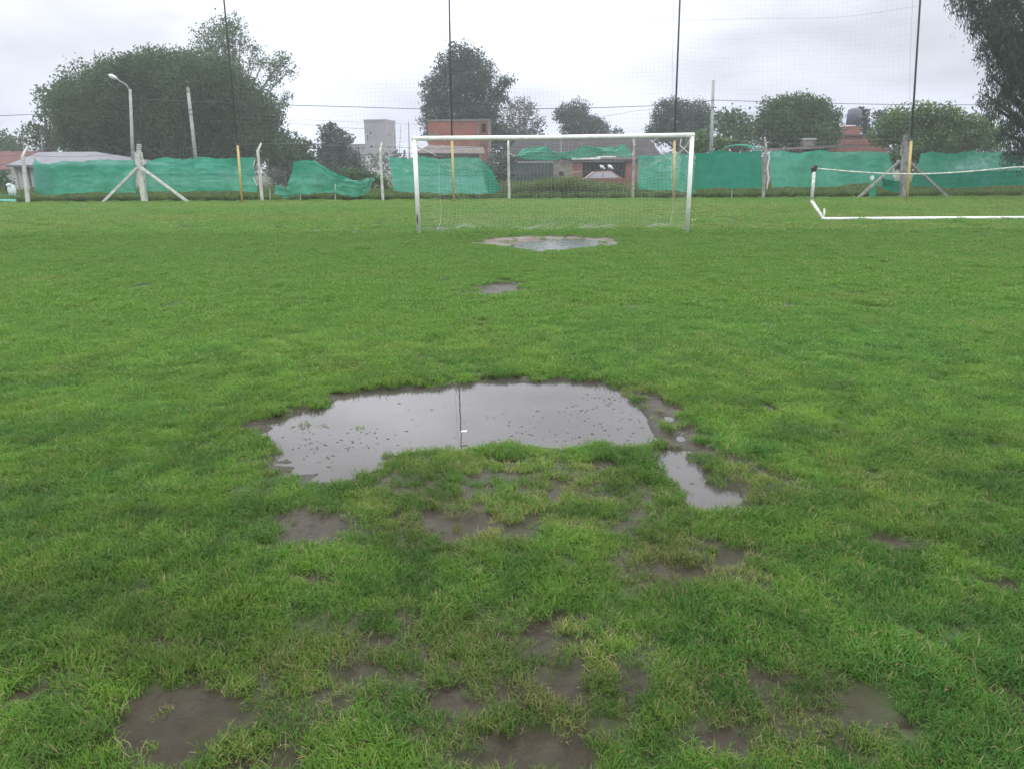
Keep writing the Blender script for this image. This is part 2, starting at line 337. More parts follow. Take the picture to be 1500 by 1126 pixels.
mr3 = N(t, 'ShaderNodeMath', operation='MULTIPLY'); L(t, mr.outputs[0], mr3.inputs[0]); L(t, nr.outputs[0], mr3.inputs[1]); L(t, mr3.outputs[0], b.inputs['Roughness'])
n3 = N(t, 'ShaderNodeTexNoise'); n3.inputs['Scale'].default_value = 34; n3.inputs['Detail'].default_value = 5; L(t, tc.outputs['Object'], n3.inputs['Vector'])
bp = N(t, 'ShaderNodeBump'); bp.inputs['Strength'].default_value = .8; bp.inputs['Distance'].default_value = .012; L(t, n3.outputs['Fac'], bp.inputs['Height']); L(t, bp.outputs[0], b.inputs['Normal'])
g = npmesh('ground', np.stack([gx, gy, gz], -1), FQ, gmat, smooth=True, attrs={'mud': np.maximum(FD[0], .8*FD[2]), 'sand': FD[3]*(1-.6*FD[1])}); tag(g, kind='structure')

# water of the puddles
wm = bpy.data.materials.new('puddle_water'); wm.use_nodes = True; t = wm.node_tree; b = t.nodes['Principled BSDF']
tc = N(t, 'ShaderNodeTexCoord'); nw = N(t, 'ShaderNodeTexNoise'); nw.inputs['Scale'].default_value = 3; nw.inputs['Detail'].default_value = 6; L(t, tc.outputs['Object'], nw.inputs['Vector'])
mxw = N(t, 'ShaderNodeMix', data_type='RGBA'); mxw.inputs[6].default_value = (.042, .038, .035, 1); mxw.inputs[7].default_value = (.062, .056, .053, 1); L(t, nw.outputs['Fac'], mxw.inputs[0]); L(t, mxw.outputs[2], b.inputs['Base Color'])
b.inputs['Roughness'].default_value = .015; b.inputs['IOR'].default_value = 1.36; b.inputs['Specular IOR Level'].default_value = .5
nb = N(t, 'ShaderNodeTexNoise'); nb.inputs['Scale'].default_value = 9; nb.inputs['Detail'].default_value = 3; L(t, tc.outputs['Object'], nb.inputs['Vector'])
bp = N(t, 'ShaderNodeBump'); bp.inputs['Strength'].default_value = .05; bp.inputs['Distance'].default_value = .004; L(t, nb.outputs['Fac'], bp.inputs['Height']); L(t, bp.outputs[0], b.inputs['Normal'])
def water(name, P, grow, z, label, wmat=None):
    c = P.mean(0); Q = P + (P-c)/np.linalg.norm(P-c, axis=1)[:, None]*grow
    mb = MB(); n = len(Q); mb.add([(c[0], c[1], z)] + [(q[0], q[1], z) for q in Q], [(0, 1+i, 1+(i+1) % n) for i in range(n)])
    o = mb.build(name, wmat or wm); tag(o, kind='structure'); o['label'] = label
water('puddle', np.array([[-2.7, 3.7], [2.4, 3.7], [2.4, 8.6], [-2.7, 8.6]]), 0, WATER_Z, 'broad shallow rain puddle and its side channel in the near turf')
wm2 = wm.copy(); wm2.name = 'rippled_water'
for n_ in wm2.node_tree.nodes:
    if n_.type == 'BUMP': n_.inputs['Strength'].default_value = .6; n_.inputs['Distance'].default_value = .006
    if n_.type == 'BSDF_PRINCIPLED': n_.inputs['Roughness'].default_value = .04
water('puddle', GPU, .45, -.034, 'small puddle in the worn goal mouth', wm2)

# floating bits on the big puddle
rr = np.random.default_rng(9); V = []; F = []
for (px, py, sx, sy, k) in ((900, 575, 45, 14, 60), (880, 615, 60, 22, 70), (760, 630, 80, 12, 35), (560, 640, 60, 20, 40), (470, 655, 40, 20, 60), (720, 600, 160, 25, 40), (1010, 700, 30, 30, 20), (440, 620, 30, 12, 30)):
    for _ in range(k):
        c = gp(px+rr.normal()*sx*.6, py+rr.normal()*sy*.6, 0); a = rr.random()*6.28; l = rr.uniform(.004, .019); w = l*rr.uniform(.15, .6); b0 = len(V)
        for k2 in range(6): th = k2*math.pi/3; r_ = rr.uniform(.7, 1.1); V.append((c.x+r_*(l*math.cos(th)*math.cos(a)-w*math.sin(th)*math.sin(a)), c.y+r_*(l*math.cos(th)*math.sin(a)+w*math.sin(th)*math.cos(a)), WATER_Z+.0015+.001*rr.random()))
        F.append(tuple(range(b0, b0+6)))
tag(npmesh('leaf_litter', V, F, mat('wet_litter', (.085, .068, .045), .7, .3, 3)), 'dark bits of grass and leaf floating on the puddle', kind='stuff')
# ------------------------------------------------------------------ grass
grm = bpy.data.materials.new('grass_blade'); grm.use_nodes = True; t = grm.node_tree; b = t.nodes['Principled BSDF']; o_ = t.nodes['Material Output']
ai = N(t, 'ShaderNodeAttribute', attribute_name='tint', attribute_type='INSTANCER'); ab = N(t, 'ShaderNodeAttribute', attribute_name='bl'); sp = N(t, 'ShaderNodeSeparateXYZ'); L(t, ai.outputs['Vector'], sp.inputs[0])
sb = N(t, 'ShaderNodeSeparateXYZ'); L(t, ab.outputs['Vector'], sb.inputs[0])
def mth(op, a, b_):
    m_ = N(t, 'ShaderNodeMath', operation=op, use_clamp=False)
    for i, c in ((0, a), (1, b_)):
        if isinstance(c, (int, float)): m_.inputs[i].default_value = c
        else: L(t, c, m_.inputs[i])
    return m_.outputs[0]
hue = mth('ADD', sp.outputs['X'], mth('MULTIPLY', mth('SUBTRACT', sb.outputs['X'], .5), .35)); hue = mth('MINIMUM', mth('MAXIMUM', hue, 0), 1)
GA, GB, GC, GD = (.066, .186, .030), (.120, .232, .028), (.180, .200, .046), (.30, .26, .13)
c_ = mixc(hue, GA, GB)
yel = mth('MINIMUM', mth('MAXIMUM', mth('ADD', sp.outputs['Z'], mth('MULTIPLY', mth('SUBTRACT', sb.outputs['X'], .6), .5)), 0), 1)
c_ = mixc(yel, c_, GC)
dead = mth('GREATER_THAN', mth('ADD', sb.outputs['Y'], mth('MULTIPLY', sp.outputs['Z'], .24)), .965)
c_ = mixc(dead, c_, GD)
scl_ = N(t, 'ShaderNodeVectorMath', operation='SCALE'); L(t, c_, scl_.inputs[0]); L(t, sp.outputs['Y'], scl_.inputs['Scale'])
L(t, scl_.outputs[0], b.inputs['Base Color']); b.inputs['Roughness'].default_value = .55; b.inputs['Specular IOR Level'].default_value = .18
tr = N(t, 'ShaderNodeBsdfTranslucent'); L(t, scl_.outputs[0], tr.inputs[0]); ms = N(t, 'ShaderNodeMixShader'); ms.inputs[0].default_value = .35
L(t, b.outputs[0], ms.inputs[1]); L(t, tr.outputs[0], ms.inputs[2]); L(t, ms.outputs[0], o_.inputs[0])

def tuft_mesh(name, rad, nb, l0, l1, w, lean, seed, coll):
    r = np.random.default_rng(seed)
    a = r.random(nb)*2*math.pi; q = np.sqrt(r.random(nb))*rad; bx, by = q*np.cos(a), q*np.sin(a)
    dirn = r.random(nb)*2*math.pi; ln = l0+(l1-l0)*r.random(nb)**1.3; le = lean*(.25+r.random(nb)); ww = w*(.7+.6*r.random(nb))
    V = np.zeros((nb, 7, 3)); ts = [0, .4, .75, 1.0]
    side = np.stack([-np.sin(dirn), np.cos(dirn)], -1); fw = np.stack([np.cos(dirn), np.sin(dirn)], -1)
    for k, tt in enumerate(ts):
        out_ = ln*np.sin(np.minimum(le*tt*1.3, 1.7))*tt; up = ln*tt*np.cos(np.minimum(le*tt*.95, 1.45))
        cx, cy = bx+fw[:, 0]*out_, by+fw[:, 1]*out_; wd = ww*[.8, 1, .7, 0][k]/2
        if k < 3:
            V[:, 2*k] = np.stack([cx-side[:, 0]*wd, cy-side[:, 1]*wd, up-.004*(k == 0)], -1); V[:, 2*k+1] = np.stack([cx+side[:, 0]*wd, cy+side[:, 1]*wd, up-.004*(k == 0)], -1)
        else: V[:, 6] = np.stack([cx, cy, up], -1)
    base = (np.arange(nb)*7)[:, None]
    T = np.array([[0, 1, 3], [0, 3, 2], [2, 3, 5], [2, 5, 4], [4, 5, 6]])
    F = (base[:, :, None]+T[None]).reshape(-1, 3)
    bl = np.repeat(r.random((nb, 3)), 7, 0)
    o = npmesh(name, V.reshape(-1, 3), F, grm, attrs={'bl': bl}); COL.objects.unlink(o); coll.objects.link(o)
def tuft_coll(name, n, *a):
    c = bpy.data.collections.new(name)
    for i in range(n): tuft_mesh('tuft', *a, 100+i+len(name)*13, c)
    return c
CN = tuft_coll('near_tufts', 8, .050, 48, .018, .045, .0026, 1.0)
CM = tuft_coll('middle_tufts', 6, .16, 230, .020, .042, .0055, 1.0)
CF = tuft_coll('far_tufts', 5, .40, 520, .022, .046, .012, 1.0)
CW = tuft_coll('weed_tufts', 5, .22, 60, .25, .75, .022, .7)
def scatter(name, P, coll, n, scl, tint, rotx=.12):
    me = bpy.data.meshes.new(name); k = len(P); me.vertices.add(k); me.vertices.foreach_set('co', np.asarray(P, np.float32).ravel())
    rot = np.zeros((k, 3)); rot[:, :2] = RNG.normal(0, rotx, (k, 2)); rot[:, 2] = RNG.random(k)*6.283
    for a, ty, f, v in (('rot', 'FLOAT_VECTOR', 'vector', rot), ('scl', 'FLOAT', 'value', scl), ('idx', 'INT', 'value', RNG.integers(0, n, k)), ('tint', 'FLOAT_VECTOR', 'vector', tint)):
        at_ = me.attributes.new(a, ty, 'POINT'); at_.data.foreach_set(f, np.asarray(v, np.int32 if ty == 'INT' else np.float32).ravel())
    o = link(name, me, None); me.materials.append(grm)
    ng = bpy.data.node_groups.new(name+'_nodes', 'GeometryNodeTree'); ng.interface.new_socket('Geometry', in_out='INPUT', socket_type='NodeSocketGeometry'); ng.interface.new_socket('Geometry', in_out='OUTPUT', socket_type='NodeSocketGeometry')
    gi = ng.nodes.new('NodeGroupInput'); go = ng.nodes.new('NodeGroupOutput'); ci = ng.nodes.new('GeometryNodeCollectionInfo'); ci.inputs['Collection'].default_value = coll
    ci.inputs['Separate Children'].default_value = True; ci.inputs['Reset Children'].default_value = True
    ip = ng.nodes.new('GeometryNodeInstanceOnPoints'); ip.inputs['Pick Instance'].default_value = True
    def na(nm, ty):
        q = ng.nodes.new('GeometryNodeInputNamedAttribute'); q.data_type = ty; q.inputs['Name'].default_value = nm; return q.outputs['Attribute']
    ng.links.new(gi.outputs[0], ip.inputs['Points']); ng.links.new(ci.outputs[0], ip.inputs['Instance']); ng.links.new(na('idx', 'INT'), ip.inputs['Instance Index'])
    ng.links.new(na('rot', 'FLOAT_VECTOR'), ip.inputs['Rotation']); ng.links.new(na('scl', 'FLOAT'), ip.inputs['Scale']); ng.links.new(ip.outputs[0], go.inputs[0])
    md = o.modifiers.new('scatter', 'NODES'); md.node_group = ng
    return o
HX = lambda yy: (np.abs(yy)+.6)*.72+.5       # half width seen at a distance, with a margin for side steps
def lawn(name, y0, y1, dens, coll, n, s0, label, edge=0.0):
    ymax = HX(y1); k = int(dens*(y1-y0)*2*ymax); x = RNG.uniform(-ymax, ymax, k); y = RNG.uniform(y0, y1, k); m = np.abs(x) < HX(y); x, y = x[m], y[m]
    F = fields(x, y); mud, pud, th, gm = F
    clump = fbm(x, y, 5.0, 11, 3)
    keep = RNG.random(len(x)) > np.clip(mud*1.18 + .12*th + th*.48*sstep(.60, .36, clump), 0, .91+.085*sstep(.60, .42, fbm(x, y, 8.0, 41, 3)))
    x, y, mud, pud, th, clump = [a[keep] for a in (x, y, mud, pud, th, clump)]
    z = height(x, y); under = z < WATER_Z-.010-.012*(RNG.random(len(z)) < .25); z = z-.002
    x, y, z, mud, th, clump, pud = [a[~under] for a in (x, y, z, mud, th, clump, pud)]
    big = fbm(x, y, .35, 21, 4); med = fbm(x, y, 1.6, 22, 4); fine = fbm(x, y, 7, 23, 2)
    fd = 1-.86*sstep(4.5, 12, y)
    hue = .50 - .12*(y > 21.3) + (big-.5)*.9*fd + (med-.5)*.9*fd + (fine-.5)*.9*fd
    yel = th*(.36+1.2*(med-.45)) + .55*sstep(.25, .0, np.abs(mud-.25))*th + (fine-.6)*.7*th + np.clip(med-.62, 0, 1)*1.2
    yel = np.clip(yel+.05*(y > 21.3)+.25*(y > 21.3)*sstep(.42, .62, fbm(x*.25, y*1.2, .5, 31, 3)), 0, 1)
    br = .84 + .40*sstep(2.2, 8, y) + .10*sstep(30, 38, y) + (fbm(x, y, 2.6, 24, 4)-.5)*.7*fd + (fine-.5)*.5*fd + .12*(y > 21.3)  # blade colour darkened close to the camera like a vignette, lightened farther off
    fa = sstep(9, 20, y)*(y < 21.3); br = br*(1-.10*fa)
    s = s0*(.75+.7*clump)*(1-.35*np.clip(mud*1.5, 0, 1)-.18*th)*RNG.uniform(.8, 1.2, len(x))
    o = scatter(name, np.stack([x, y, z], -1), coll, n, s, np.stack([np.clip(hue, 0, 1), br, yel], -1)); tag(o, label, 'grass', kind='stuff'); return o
lawn('grass', 1.2, 6.6, 760, CN, 8, 1.0, 'short wet green grass growing in tufts round the near puddle')
lawn('grass', 6.6, 9.5, 400, CN, 8, 1.15, 'green grass of the pitch just beyond the big puddle')
lawn('grass', 9.5, 20, 34, CM, 6, 1.0, 'even mown turf of the middle of the pitch')
lawn('grass', 9.0, 21, 30, CM, 6, .95, 'green turf running up to the goal line')
lawn('grass', 20, 42.6, 11, CF, 5, .85, 'paler grass behind the goal up to the fence')

# weeds along the fence foot
def weeds(name, pts_fn, k, s0, label, tint=(.5, .92, .2)):
    P = []; s = []
    for _ in range(k):
        x, y, sc_ = pts_fn(); P.append((x, y, -.02)); s.append(sc_*s0)
    n = len(P); T = np.tile(np.array(tint), (n, 1)); T[:, 0] += RNG.normal(0, .15, n); T[:, 1] *= RNG.uniform(.6, 1.15, n); T[:, 2] += RNG.normal(0, .1, n)
    o = scatter(name, P, CW, 5, np.array(s), np.clip(T, 0, 2), .2); tag(o, label, 'weeds', kind='stuff')
weeds('weeds', lambda: (random.uniform(-31, 32), 43.2+abs(random.gauss(0, .9)), random.uniform(.5, 1.05)), 2600, .75, 'dark rank weeds growing along the foot of the boundary fence')
def bank_pt():
    x = random.gauss(2.5, 2.3); x = min(max(x, -1.5), 8); return (x, random.uniform(44.5, 50), random.uniform(.9, 1.4)*(1.0+.35*math.exp(-((x-3.2)/1.6)**2)))
weeds('weeds', bank_pt, 1300, 1.0, 'tall olive weeds heaped beyond the fence behind the goal', (.5, .72, .35))
weeds('weeds', lambda: (random.uniform(-60, 60), random.uniform(46, 62), random.uniform(.5, 1.1)), 4500, 1.0, 'rough grass of the verge beyond the fence', (.5, .75, .3))

# ------------------------------------------------------------------ goal
GL = gp(614, 343); GR = gp(1007, 341)
gy0 = (GL.y+GR.y)/2
goal = empty('football_goal', ((GL.x+GR.x)/2, gy0, 0)); tag(goal, 'white tubular football goal standing on the goal line with its net hung behind', 'goal')
tl = at(607, 205, gy0); trr = at(1014, 200, gy0)
GLp = Vector((GL.x, gy0, -.03)); GRp = Vector((GR.x, gy0, -.03))
MB().tube([GLp, tl], .058, 16).build('post', M['white'], goal, True)
MB().tube([GRp, trr], .058, 16).build('post', M['white'], goal, True)
MB().tube([tl+Vector((-.058, 0, .03)), tl.lerp(trr, .5)+Vector((0, 0, .012)), trr+Vector((.058, 0, .03))], .060, 16).build('crossbar', M['white'], goal, True)
# worn dark patch on the left post: flaked paint
p0 = GLp.lerp(tl, .10); p1 = GLp.lerp(tl, .24)
MB().tube([p0+Vector((-.008, -.034, 0)), p0.lerp(p1, .5)+Vector((-.012, -.030, 0)), p1+Vector((-.008, -.034, 0))], [.020, .034, .022], 10).build('rust_patch', M['rust'], goal, True)
p0 = GRp.lerp(trr, .17); p1 = GRp.lerp(trr, .27)
MB().tube([p0+Vector((0, -.03, 0)), p1+Vector((0, -.03, 0))], [.020, .030], 8).build('rust_patch', mat('scuff', (.35, .36, .35), .8), goal, True)
MB().tube([GLp+Vector((.03, -.02, .0)), GLp+Vector((.0, -.02, .09))], .062, 12).build('post_foot', M['worn'], goal, True)
NB = gy0+2.7
bl_ = at(645, 239, NB); br_ = at(985, 236, NB)
MB().tube([tl+Vector((.03, .03, -.05)), tl+Vector((.02, .35, -.17)), Vector((bl_.x, bl_.y-1.2, bl_.z+.2))], [.018, .017, .012], 8).build('net_arm', M['white'], goal, True)
MB().tube([trr+Vector((-.03, .03, -.05)), trr+Vector((-.02, .5, -.22)), Vector((br_.x, br_.y-.4, br_.z+.08))], [.018, .017, .012], 8).build('net_arm', M['white'], goal, True)
MB().tube([trr+Vector((-.28, .02, -.04)), trr+Vector((-.30, .05, -.22)), trr+Vector((-.07, .02, -.42))], .014, 6).build('net_arm', M['white'], goal, True)
# net surface: top slope -> hanging back -> drawn in at the ground
def netpt(u, v):   # u across 0..1, v along the drop 0..1
    a = tl.lerp(trr, u)+Vector((0, .05, -.04)); b_ = bl_.lerp(br_, u); b_ = b_+Vector((0, -.25*math.sin(math.pi*u), -.42*math.sin(math.pi*u)**.8))
    c = Vector((b_.x+.10*(u-.5)*0, NB-.25-.15*math.sin(math.pi*u), .55)); d = Vector((GL.x+.35+(GR.x-GL.x-.55)*u, gy0+1.15+.25*math.sin(3*math.pi*u), .03))
    if v < .42: p = a.lerp(b_, v/.42)+Vector((0, 0, -.10*math.sin(math.pi*v/.42)*math.sin(math.pi*u)))
    elif v < .72: p = b_.lerp(c, (v-.42)/.30)
    else: p = c.lerp(d, (v-.72)/.28)+Vector((0, .1*math.sin(math.pi*(v-.72)/.28), -.12*math.sin(math.pi*(v-.72)/.28)))
    return p+Vector((.05*math.sin(9*v+14*u), .08*math.sin(17*u+5*v), .035*math.sin(23*u+11*v)+.02*math.sin(61*u+7)))
def strip_net(mb, fn, nu, nv, su, sv, r):
    for i in range(nu+1): mb.tube([fn(i/nu, k/sv) for k in range(sv+1)], r, 3, cap=False)
    for j in range(nv+1): mb.tube([fn(k/su, j/nv) for k in range(su+1)], r, 3, cap=False)
mb = MB(); strip_net(mb, netpt, 62, 44, 62, 30, .0011); mb.build('net', M['rope'], goal)
def sidept(sgn):
    def fn(u, v):
        a0 = netpt(0 if sgn < 0 else 1, v); top = tl if sgn < 0 else trr; bot = GLp if sgn < 0 else GRp
        return Vector(a0).lerp(Vector(top).lerp(bot, min(1, v*1.0)), u)
    return fn
mb = MB(); strip_net(mb, sidept(-1), 14, 26, 12, 24, .0009); mb.build('net', M['rope'], goal)
mb = MB(); strip_net(mb, sidept(1), 14, 26, 12, 24, .0009); mb.build('net', M['rope'], goal)
mb = MB()
mb.tube([netpt(0, k/40) for k in range(41)], .0035, 5); mb.tube([netpt(1, k/40) for k in range(41)], .0035, 5)
mb.tube([netpt(k/60, 1)+Vector((0, 0, .0)) for k in range(61)], .0035, 5)
mb.tube([netpt(k/60, .98)+Vector((0, 0, .03+.02*math.sin(k))) for k in range(61)], .0035, 5); mb.build('net_cord', M['rope'], goal)

# fallen spare goal on the right
fA = gp(1206, 321, .075); fy = fA.y
fB = at(1189, 295, fy+1.0); fC = at(1193, 247, fy+1.25)
GW = 7.3
fg = empty('small_goal', (fA.x, fA.y, 0)); tag(fg, 'white goal frame tipped over on the grass right of the standing goal', 'goal')
mb = MB().tube([fA, fA+Vector((GW, 0, 0))], .05, 14).build('crossbar', M['white'], fg, True)
for dx in (0, GW):
    w = Vector((dx, 0, 0))
    MB().tube([fA+w, fB+w], .055, 12).build('post', M['worn'] if dx == 0 else M['white'], fg, True)
    MB().tube([fB+w, fC+w], .052, 12).build('side_bar', M['worn'], fg, True)
    MB().tube([fC+w+Vector((0, 0, -.16)), fC+w+Vector((-.02, 0, -.02)), fC+w+Vector((.06, 0, .08))], [.07, .10, .06], 8).build('clamp', M['rust'], fg)
    MB().tube([fA+w+Vector((.06, .1, 0)), fA+w+Vector((.12, .3, .30))], .03, 8).build('spigot', M['worn'], fg, True)
    MB().ball(fA+w, .062).build('corner_joint', M['white'], fg, True)
    MB().ball(fB+w, .062).build('corner_joint', M['worn'], fg, True)
pts = [fC+Vector((GW*k/24, 0, -.20*math.sin(math.pi*min(1, k/24*1.1)) + (.0))) for k in range(25)]
MB().tube(pts, .022, 8).build('rear_bar', M['worn'], fg, True)

# ------------------------------------------------------------------ ball-stop poles and net
PD = 40.0
pole_px = [((355, 299), (348, 212), (328, 0)), ((665, 296), (662, 205), (658, 0)), ((987, 296), (988, 205), (996, 0)), ((1328, 298), (1335, 205), (1348, 0))]
plab = ['before the big round tree left of the goal', 'rising behind the left part of the crossbar', 'rising behind the right end of the crossbar', 'beside the braced concrete post on the right']
tops = []
for (b0, m0, t0), lab in zip(pole_px, plab):
    B = gp(*b0); D = B.y; m1 = at(*m0, D); t1 = at(*t0, D); dirv = (t1-m1); t1 = m1+dirv*(19.0-m1.z)/(t1.z-m1.z); B.z = -.05
    p = empty('ball_stop_pole', (B.x, B.y, 0)); tag(p, 'tall dark pole with yellow foot, '+lab, 'pole', 'tall ball-stop poles behind the goal')
    MB().tube([B, m1], [.062, .058], 10).build('painted_foot', M['yellow'], p, True)
    MB().tube([m1, t1], [.046, .032], 10).build('shaft', M['black'], p, True)
    MB().tube([m1+Vector((0, 0, -.03)), m1+Vector((0, 0, .05))], .075, 10).build('collar', M['black'], p, True)
    tops.append((m1, t1))
# net between poles 1..4 (from about 2.9 m up)
def bnet(u, v, a, b_):
    lo = a[0].lerp(b_[0], u); hi = a[1].lerp(b_[1], u); hi = hi.copy()
    p = lo.lerp(hi, v); sag = -.35*math.sin(math.pi*u)*(v)-.1*math.sin(math.pi*u)
    return p+Vector((.04*math.sin(7*v+u*3), .25*math.sin(math.pi*u)*math.sin(3.1*v)+.15, sag+.06*math.sin(9*u+v*13)))
nlab = ['between the first and second tall dark poles', 'above the goal between the two middle poles', 'between the last two tall dark poles on the right']
for k in range(3):
    a, b_ = tops[k], tops[k+1]; wdt = (b_[0]-a[0]).length; nu = int(wdt/.20); nv = int(16/.20); mb = MB()
    for i in range(nu+1): mb.tube([bnet(i/nu, j/14, a, b_) for j in range(15)], .0014, 3, cap=False)
    for j in range(nv+1): mb.tube([bnet(i/16, j/nv, a, b_) for i in range(17)], .0014, 3, cap=False)
    r_ = empty('ball_stop_net', (a[0].x, a[0].y, 2.9)); tag(r_, 'thin grey ball-stop netting hung '+nlab[k], 'net', 'ball-stop nets between the tall poles')
    mb.build('netting', M['backnet'], r_)
    mb = MB(); cz = [.0, .34, .67]
    for j in cz: mb.tube([bnet(i/24, j, a, b_) for i in range(25)], .005, 4)
    mb.tube([bnet(1, j/14, a, b_)+Vector((-.25*math.sin(j/14*3.1), 0, 0)) for j in range(15)], .006, 4)
    mb.build('edge_cord', M['backnet'], r_)
# guy strings from net corners to the yellow poles
for (pt, tgt, lab) in ((bl_, at(664, 250, 40), 'left'), (br_, at(987, 246, 40), 'right')):
    mid = pt.lerp(tgt, .5)-Vector((0, 0, .12)); o = MB().tube([pt, mid, tgt], .006, 5).build('guy_string', M['rope']); tag(o, f'white string from the {lab} rear net corner to a yellow pole foot', 'string')

# ------------------------------------------------------------------ boundary fence
FY = gp(745, 293.5).y
fence = empty('wire_fence', (0, FY, 0)); tag(fence, 'boundary fence of concrete posts with bent tops and slack wires behind the pitch', 'fence')
def post(parent, b0, t0, tip=None, r=.085, m='conc', D=None):
    D = D or FY; B = at(*b0, D); B.z = -.05; T = at(*t0, D); pts = [B, T]; rr = [r, r*.85]
    if tip: pts.append(at(*tip, D)+Vector((0, .25, 0))); rr.append(r*.6)
    return MB().tube(pts, rr, square=True).build('fence_post', M[m], parent)
post(fence, (41, 297), (33.5, 229), (37, 214), .115)
post(fence, (384, 293), (377.5, 222), (380.5, 210), .095)
post(fence, (561, 294), (557, 222), (558, 209), .09)
post(fence, (746, 293), (744.5, 214), (744.5, 206), .10)
post(fence, (927, 289), (929, 214), (929, 204), .09, 'conc2')
post(fence, (1118, 290), (1122, 214), (1122.5, 201), .09, 'conc2')
post(fence, (-150, 298), (-160, 225), (-157, 212), .10); post(fence, (1530, 287), (1538, 215), (1540, 200), .10, 'conc2')
for zz in (.5, 1.0, 1.5, 2.0, 2.45, 2.75):
    pts = [(-34+68*k/90, FY+.09+.02*math.sin(k*2.1), zz+.035*math.sin(k*.9+zz*7)-.05*abs(math.sin(k*math.pi/9))) for k in range(91)]
    MB().tube(pts, .006 if zz < 2.4 else .008, 4).build('wire', M['wire'], fence)
for (px, py0, py1) in ((491/1, 270, 292), (395.5, 277, 293), (440, 283, 293), (1072, 276, 290)):
    B = at(px, py1, FY); B.z = 0; T = at(px, py0, FY); MB().tube([B, T], .022, 6).build('stake', M['worn'], fence)
for (b0, t0, l0, r0, lt, rt, tip, m, lab) in (
        ((212, 296), (203, 226), (149, 297), (277, 295), (201, 246), (207, 246), (204, 212), 'conc', 'white concrete straining post propped by two diagonal struts left of the goal'),
        ((1323, 289), (1326, 212), (1256, 286), (1391, 287), (1319, 236), (1331, 236), (1327, 198), 'conc2', 'weathered grey concrete straining post with two diagonal struts at right')):
    B = at(*b0, FY); sp_ = empty('straining_post', (B.x, FY, 0)); tag(sp_, lab, 'fence post', 'braced straining posts of the fence')
    DS = FY-.30; B = at(*b0, DS); B.z = -.05; T = at(*t0, DS); TP = at(*tip, DS)
    MB().tube([B, B.lerp(T, .55), T], [.17, .20, .13], square=True).build('post', M[m], sp_)
    MB().tube([T, TP], [.12, .13], square=True).build('post_head', M[m], sp_)
    MB().tube([T+Vector((-.16, -.02, -.55)), T+Vector((-.15, -.02, .1))], .06, square=True).build('clamp_plate', M[m], sp_)
    MB().tube([T+Vector((.18, -.02, -.55)), T+Vector((.15, -.02, .1))], .06, square=True).build('clamp_plate', M[m], sp_)
    for (s0, s1) in ((l0, lt), (r0, rt)):
        P0 = at(*s0, FY-.62); P0.z = -.02; MB().tube([P0, at(*s1, FY-.55)], [.085, .08], square=True).build('strut', M['conc' if m == 'conc' else 'conc2'], sp_)
    for q in range(3):
        z = TP.z-.08-.10*q; MB().tube([Vector((TP.x-.45, FY-.45, z)), Vector((TP.x, FY-.46, z+.02)), Vector((TP.x+.5, FY-.45, z-.03))], .010, 5).build('tie_wire', M['wire'], sp_)

def interp(poly, u):
    xs_ = [p[0] for p in poly]; n = len(poly)
    d = [0]
    for i in range(1, n): d.append(d[-1]+math.hypot(poly[i][0]-poly[i-1][0], poly[i][1]-poly[i-1][1]))
    q = u*d[-1]
    for i in range(1, n):
        if q <= d[i] or i == n-1:
            f = (q-d[i-1])/(d[i]-d[i-1]+1e-9); return (poly[i-1][0]+(poly[i][0]-poly[i-1][0])*f, poly[i-1][1]+(poly[i][1]-poly[i-1][1])*f)
def cloth(top, bot, D, parts, label, seed=0, amp=.11, fold=7, group='green shade cloths tied along the fence', skew=0):
    """parts: list of (name, v0, v1, material)"""
    c = at(*interp(bot, .5), D); root = empty('shade_cloth', (c.x, D, 0)); tag(root, label, 'shade cloth', group)
    wd = (at(*top[-1], D)-at(*top[0], D)).length; nu = max(14, int(wd*9)); nv = 26
    for (nm, v0, v1, m, yo) in parts:
        V = []; F = []
        for j in range(nv+1):
            v = v0+(v1-v0)*j/nv
            for i in range(nu+1):
                u = i/nu; a = interp(top, u); b_ = interp(bot, u); px = a[0]+(b_[0]-a[0])*v; py = a[1]+(b_[1]-a[1])*v
                xw = u*wd
                dy = amp*(vnoise(np.array(xw), np.array(v*2), 1.1, seed)-.5)*2.2 + amp*.5*(vnoise(np.array(xw+v*.6), np.array(v*.8), 4.0, seed+3)-.5)*2*(1-.5*v) + amp*.45*(vnoise(np.array(xw), np.array(v*5), 3.0, seed+8)-.5)*2
                crease = amp*1.1*abs(2*float(vnoise(np.array(xw*2.0+v*.7), np.array(v*.7-xw*.1), 1.3, seed+5))-1)+amp*.5*abs(2*float(vnoise(np.array(xw*.4+v), np.array(v*3), 1.3, seed+15))-1); dy = dy+crease
                drag = amp*.5*abs(math.sin(xw*math.pi/1.15+seed))*math.exp(-v*7)
                p = at(px, py, D); edge = .015*math.sin(xw*11+seed)+.02*math.sin(xw*3.7+seed*2)-(.10*abs(math.sin(xw*math.pi/2.3+seed)) if v < .5 else 0)
                p.z += edge*(abs(v-.5)*2)**4; p.y += float(dy)+drag+skew*v+yo; V.append(p)
        for j in range(nv):
            for i in range(nu):
                q = j*(nu+1)+i; F.append((q, q+1, q+nu+2, q+nu+1))
        npmesh(nm, np.array([tuple(v) for v in V]), np.array(F), M[m], root, True)
    return root
CY = FY-.14
two = lambda a='cloth', b_='cloth_pale', s=.47: [('upper_strip', 0, s+.03, a, -.01), ('lower_strip', s, 1, b_, .01)]
one = lambda a: [('sheet', 0, 1, a, 0)]
cloth([(47, 231), (62, 237), (84, 238), (105, 234), (125, 233), (160, 233), (199, 232)], [(50, 281), (64, 284), (85, 286), (110, 283), (140, 282), (170, 283), (199, 283)], CY, two('cloth', 'cloth'), 'green shade cloth in front of the pale hip-roofed house', 1)
